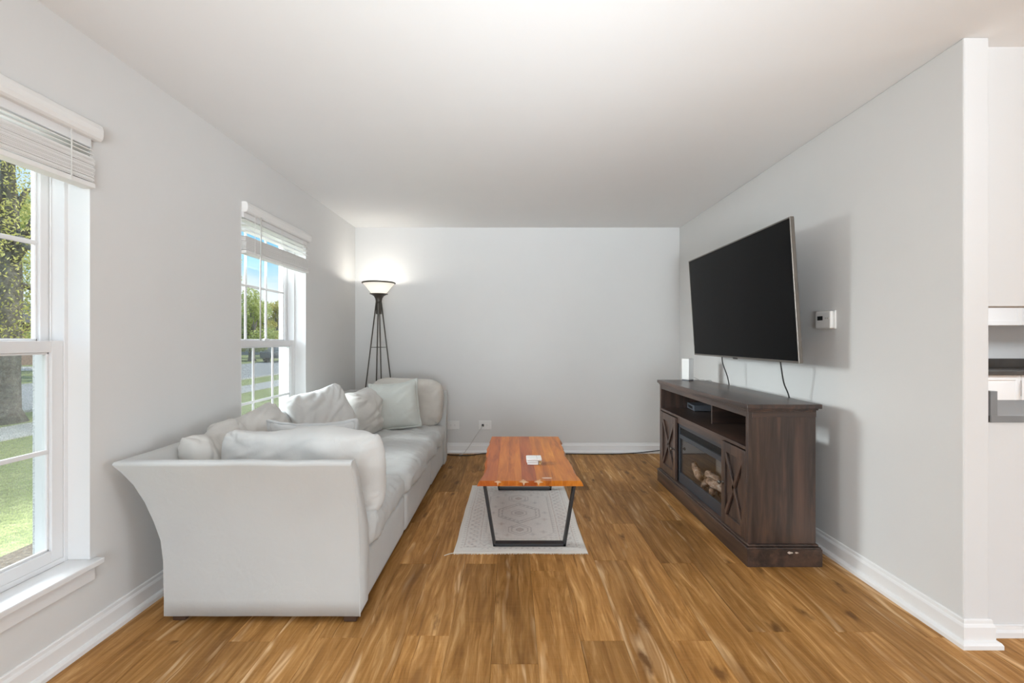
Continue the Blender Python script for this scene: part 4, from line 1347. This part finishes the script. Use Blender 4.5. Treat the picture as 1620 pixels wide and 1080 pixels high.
# ------------------------------------------------------------------ outlets and cords at the back wall
def outlet(x, label, plug):
    o = thing('wall_outlet', (x, YB, 0.30), label, 'outlet', 'outlets on the back wall')
    MB().box(x - 0.068, x + 0.068, YB - 0.007, YB, 0.256, 0.350).build('cover_plate', M['white_plastic'], o, bevel=0.003)
    for dx in (-0.022, 0.022):
        p = MB()
        p.prism([(x + dx + 0.017 * math.cos(a) * (1.0 if abs(math.cos(a)) < 0.8 else 0.9), 0.303 + 0.017 * math.sin(a)) for a in [2 * math.pi * k / 14 for k in range(14)]], 'Y', YB - 0.009, YB - 0.007)
        s = p.build('socket', M['white_plastic'], o)
        for dz in (-0.006, 0.006):
            MB().box(x + dx - 0.004, x + dx + 0.004, YB - 0.0095, YB - 0.0085, 0.302 + dz, 0.3035 + dz).build('slot', M['dark_plastic'], s)
    return o
outlet(-0.293, 'horizontal white wall outlet with a plugged-in cord, left of the coffee table', True)
outlet(-0.640, 'horizontal white wall outlet half hidden behind the far end of the sofa', False)
pc = thing('lamp_cord', (-0.315, YB - 0.02, 0.303), 'thin cord with black plug running from the wall outlet down to the floor', 'cord')
MB().box(-0.327, -0.303, YB - 0.034, YB - 0.0095, 0.290, 0.316).build('plug', M['dark_plastic'], pc, bevel=0.004)
MB().tube(spline([(-0.315, YB - 0.034, 0.300), (-0.33, YB - 0.05, 0.275), (-0.385, YB - 0.06, 0.20), (-0.46, YB - 0.07, 0.085), (-0.52, YB - 0.085, 0.012), (-0.56, YB - 0.10, 0.0035)], 8), 0.0032, 6).build('wire', M['cord_white'], pc, smooth=True)
ec = MB().tube(spline([(-0.78, 5.035, 0.005), (-0.70, 5.01, 0.005), (-0.58, 4.975, 0.005), (-0.45, 4.97, 0.005), (-0.34, 5.035, 0.005), (-0.24, 5.055, 0.005), (0.0, 5.05, 0.005), (0.5, 5.045, 0.005), (0.9, 5.03, 0.005), (1.15, 5.035, 0.006), (1.35, 5.055, 0.012), (1.60, 5.065, 0.036), (1.75, 5.06, 0.04)], 8), 0.0048, 6)
tag(ec.build('extension_cord', M['cord_black'], None, smooth=True, origin=(0, 5.05, 0)), 'black cord lying along the floor at the foot of the back wall', 'cord')

# ------------------------------------------------------------------ kitchen beyond the pass-through
kc = thing('pass_through_counter', (2.8, 2.2, HZ0), 'dark granite ledge in the pass-through opening at the right edge', 'counter')
MB().box(HX0 + 0.002, HX1 - 0.002, YK - 0.004, 2.46, HZ0 + 0.001, HZ0 + 0.028).build('slab', M['granite'], kc, bevel=0.002)
MB().box(HX0 + 0.002, HX1 - 0.002, YK - 0.010, YK - 0.004, HZ0 + 0.001, HZ0 + 0.029).build('front_edge', M['granite_edge'], kc)
MB().box(HX0 + 0.002, HX0 + 0.030, YK - 0.008, 2.44, HZ0 + 0.028, HZ0 + 0.130).build('side_splash', M['granite_edge'], kc)
def cabinet(name, x0, x1, y0, y1, z0, z1, label, nd, low):
    t = thing(name, ((x0 + x1) / 2, (y0 + y1) / 2, z0), label, 'cabinet')
    MB().box(x0, x1, y0 + 0.02, y1, z0, z1).build('carcass', M['cabinet_white'], t)
    w = (x1 - x0) / nd
    for k in range(nd):
        a, b = x0 + w * k + 0.003, x0 + w * (k + 1) - 0.003
        za, zb = z0 + 0.004, z1 - 0.004
        m = MB().box(a, b, y0 + 0.006, y0 + 0.02, za, zb)
        for q in ((a, a + 0.05, za, zb), (b - 0.05, b, za, zb), (a + 0.05, b - 0.05, za, za + 0.05), (a + 0.05, b - 0.05, zb - 0.05, zb)):
            m.box(q[0], q[1], y0, y0 + 0.006, q[2], q[3])
        d_ = m.build('door', M['cabinet_white'], t, bevel=0.0015)
        hx_ = b - 0.03
        h0 = (zb - 0.21, zb - 0.05)
        if low:
            MB().tube([(hx_, y0 - 0.03, h0[0]), (hx_, y0 - 0.03, h0[1])], 0.005, 8).build('handle', M['steel'], d_)
    return t
cabinet('base_cabinet', 3.39, 6.09, 4.80, 5.40, 0.0, 0.868, 'white kitchen base cabinets with bar handles seen through the pass-through', 6, True)
cabinet('upper_cabinet', 3.70, 6.40, 5.07, 5.40, 1.378, 2.15, 'white kitchen upper cabinets seen through the pass-through', 6, False)
kt = thing('kitchen_counter', (4.7, 5.1, 0.868), 'dark granite kitchen counter on the white base cabinets', 'counter')
MB().box(3.37, 6.11, 4.775, 5.40, 0.869, 0.905).build('slab', M['granite'], kt, bevel=0.003)
MB().box(3.37, 6.11, 5.385, 5.418, 0.906, 1.010).build('backsplash', M['granite'], kt, bevel=0.002)

# ------------------------------------------------------------------ outdoors
GZ = -0.40
struct(MB().box(-120, XL - TW - 0.02, -60, 140, GZ - 0.3, GZ).build('lawn', M['lawn']))
struct(MB().box(-3.75, XL - TW - 0.02, -3, 6, GZ, GZ + 0.035).build('mulch_bed', M['mulch']))
sw = holder('sidewalk', (-8.8, 10, GZ))
for k in range(14):
    y_ = 1.5 + k * 1.5
    MB().box(-9.35, -8.15, y_, y_ + 1.485, GZ, GZ + 0.02).build('slab', M['concrete'], sw)
struct(MB().box(-17.8, -11.0, -60, 140, GZ, GZ + 0.015).build('road', M['asphalt']))
struct(MB().box(-11.0, -10.85, -60, 140, GZ, GZ + 0.05).build('curb', M['concrete']))
struct(MB().box(-30, -17.8, 24.5, 28, GZ, GZ + 0.02).build('driveway', M['concrete']))

def tree(x, y, h, tr, crown, nleaf, label, lm, leaf_size, seed, lowest, clumps=26):
    rg_ = random.Random(seed)
    t = thing('tree', (x, y, GZ), label, 'tree', 'trees along the street')
    top = GZ + h
    pts = [(x, y, GZ - 0.05), (x, y, GZ + 0.25), (x + 0.03, y, GZ + 1.0), (x + 0.08, y + 0.03, GZ + h * 0.35), (x + 0.02, y + 0.1, GZ + h * 0.6), (x, y, GZ + h * 0.85)]
    MB().tube(pts, [tr * 1.7, tr * 1.15, tr, tr * 0.9, tr * 0.55, tr * 0.12], 14).build('trunk', M['bark'], t, smooth=True)
    cl = []
    for k in range(clumps):
        a = rg_.uniform(0, 2 * math.pi)
        f = rg_.uniform(0.05, 1.0) ** 0.6
        zf = rg_.uniform(0, 1)
        rad = crown * (0.55 + 0.45 * math.sin(math.pi * min(1, zf * 0.9 + 0.12)))
        c_ = Vector((x + math.cos(a) * rad * f, y + math.sin(a) * rad * f, lowest + (top - lowest) * zf))
        cl.append((c_, crown * rg_.uniform(0.22, 0.42)))
    brm = MB()
    for c_, r_ in cl[:14]:
        s = Vector((x + 0.04, y + 0.03, GZ + h * rg_.uniform(0.28, 0.55)))
        mid = s.lerp(c_, 0.5) + Vector((0, 0, 0.25))
        brm.tube([s, mid, c_], [tr * 0.35, tr * 0.2, tr * 0.05], 6)
    brm.build('branches', M['bark'], t, smooth=True)
    vs, fs = [], []
    for k in range(nleaf):
        c_, r_ = cl[rg_.randrange(len(cl))]
        d_ = Vector((rg_.gauss(0, 1), rg_.gauss(0, 1), rg_.gauss(0, 0.7)))
        d_ = d_.normalized() * r_ * rg_.uniform(0.3, 1.0) ** 0.5
        p = c_ + d_
        if p.z < lowest - 0.3:
            continue
        q = Euler((rg_.uniform(-1.2, 1.2), rg_.uniform(-1.2, 1.2), rg_.uniform(0, 6.28))).to_matrix()
        L = leaf_size * rg_.uniform(0.7, 1.3)
        w = L * 0.42
        b = len(vs)
        for u_, v_, z_ in ((-L / 2, 0, 0), (0, -w / 2, L * 0.08), (L / 2, 0, 0), (0, w / 2, L * 0.08)):
            vs.append(tuple(p + q @ Vector((u_, v_, z_))))
        fs.append((b, b + 1, b + 2, b + 3))
    me = MB()
    me.v, me.f = vs, fs
    o = me.build('foliage', lm, t)
    o['kind'] = 'stuff'
    return t
tree(-9.95, 9.2, 7.5, 0.23, 3.3, 52000, 'yellow-green street tree with thick grey trunk outside the near window', M['leaf_yellow'], 0.062, 11, 1.45, 52)
tree(-16.4, 20.5, 8.0, 0.22, 2.3, 12000, 'yellow-green tree across the street, behind the trunk outside the near window', M['leaf_yellow'], 0.17, 12, 1.2)
tree(-23.5, 24.0, 8.5, 0.22, 2.7, 12000, 'green tree on the far lawn, seen low through the near window', M['leaf_green'], 0.18, 21, 0.9)
tree(-19.9, 36.0, 4.9, 0.2, 1.9, 8000, 'rounded green tree at the left of the far window view', M['leaf_green'], 0.22, 13, 0.6)
tree(-20.6, 41.0, 4.7, 0.2, 2.0, 8000, 'yellow-green tree in the middle of the far window view', M['leaf_yellow'], 0.22, 14, 0.5)
tree(-20.3, 46.0, 4.2, 0.2, 2.0, 8000, 'low bushy tree at the right of the far window view', M['leaf_green'], 0.24, 15, 0.4)
tree(-38.5, 66.0, 6.2, 0.2, 2.8, 5000, 'hazy green tree far behind the houses in the far window view', M['leaf_green'], 0.3, 16, 0.4)

def house(x0, x1, y0, y1, h, label, wall, seed):
    t = thing('house', ((x0 + x1) / 2, (y0 + y1) / 2, GZ), label, 'house', 'houses across the street')
    MB().box(x0, x1, y0, y1, GZ, GZ + h).build('wall', wall, t)
    ym = (y0 + y1) / 2
    xm = (x0 + x1) / 2
    MB().prism([(x0 - 0.4, GZ + h), (x1 + 0.4, GZ + h), (xm, GZ + h + 1.6)], 'Y', y0 - 0.4, y1 + 0.4).build('roof', M['shingle'], t)
    n = 3
    for k in range(n):
        yy = y0 + (y1 - y0) * (k + 0.5) / n
        if k == 1:
            MB().box(x1, x1 + 0.05, yy - 0.5, yy + 0.5, GZ + 0.1, GZ + 2.1).build('front_door', M['trim'], t)
        else:
            f = MB().box(x1, x1 + 0.06, yy - 0.8, yy + 0.8, GZ + 0.9, GZ + 2.1).build('window_frame', M['trim'], t)
            MB().box(x1 + 0.05, x1 + 0.07, yy - 0.7, yy + 0.7, GZ + 1.0, GZ + 2.0).build('window_pane', M['car_glass'], f)
    for k in range(2):
        yy = y0 + 0.0
        xx = x0 + (x1 - x0) * (k + 0.5) / 2
        f = MB().box(xx - 0.8, xx + 0.8, y0 - 0.06, y0, GZ + 0.9, GZ + 2.1).build('window_frame', M['trim'], t)
        MB().box(xx - 0.7, xx + 0.7, y0 - 0.07, y0 - 0.05, GZ + 1.0, GZ + 2.0).build('window_pane', M['car_glass'], f)
    return t
house(-34, -25, 50, 62, 2.7, 'low grey house with dark roof across the street, seen through the far window', M['siding'], 1)
house(-40, -31, 29, 41, 2.7, 'low brick house with dark roof across the street, seen through the near window', M['brick_far'], 2)
def car(x, y, label):
    t = thing('car', (x, y, GZ), label, 'car')
    prof = [(-2.2, 0.35), (-2.25, 0.75), (-1.3, 0.92), (-0.6, 1.42), (0.9, 1.45), (1.7, 0.98), (2.2, 0.88), (2.25, 0.4)]
    MB().prism([(y + a, GZ + b) for a, b in prof], 'X', x - 0.88, x + 0.88).build('body', M['car_paint'], t, bevel=0.06)
    MB().prism([(y - 0.95, GZ + 0.98), (y - 0.5, GZ + 1.36), (y + 0.8, GZ + 1.38), (y + 1.35, GZ + 1.0)], 'X', x - 0.89, x + 0.89).build('windows', M['car_glass'], t)
    for dy in (-1.4, 1.4):
        for sx in (-1, 1):
            q = MB()
            q.tube([(x + sx * 0.70, y + dy, GZ + 0.34), (x + sx * 0.92, y + dy, GZ + 0.34)], 0.33, 18)
            q.build('wheel', M['dark_plastic'], t)
    return t
car(-16.7, 35.0, 'dark car parked along the street, seen at the right of the far window')
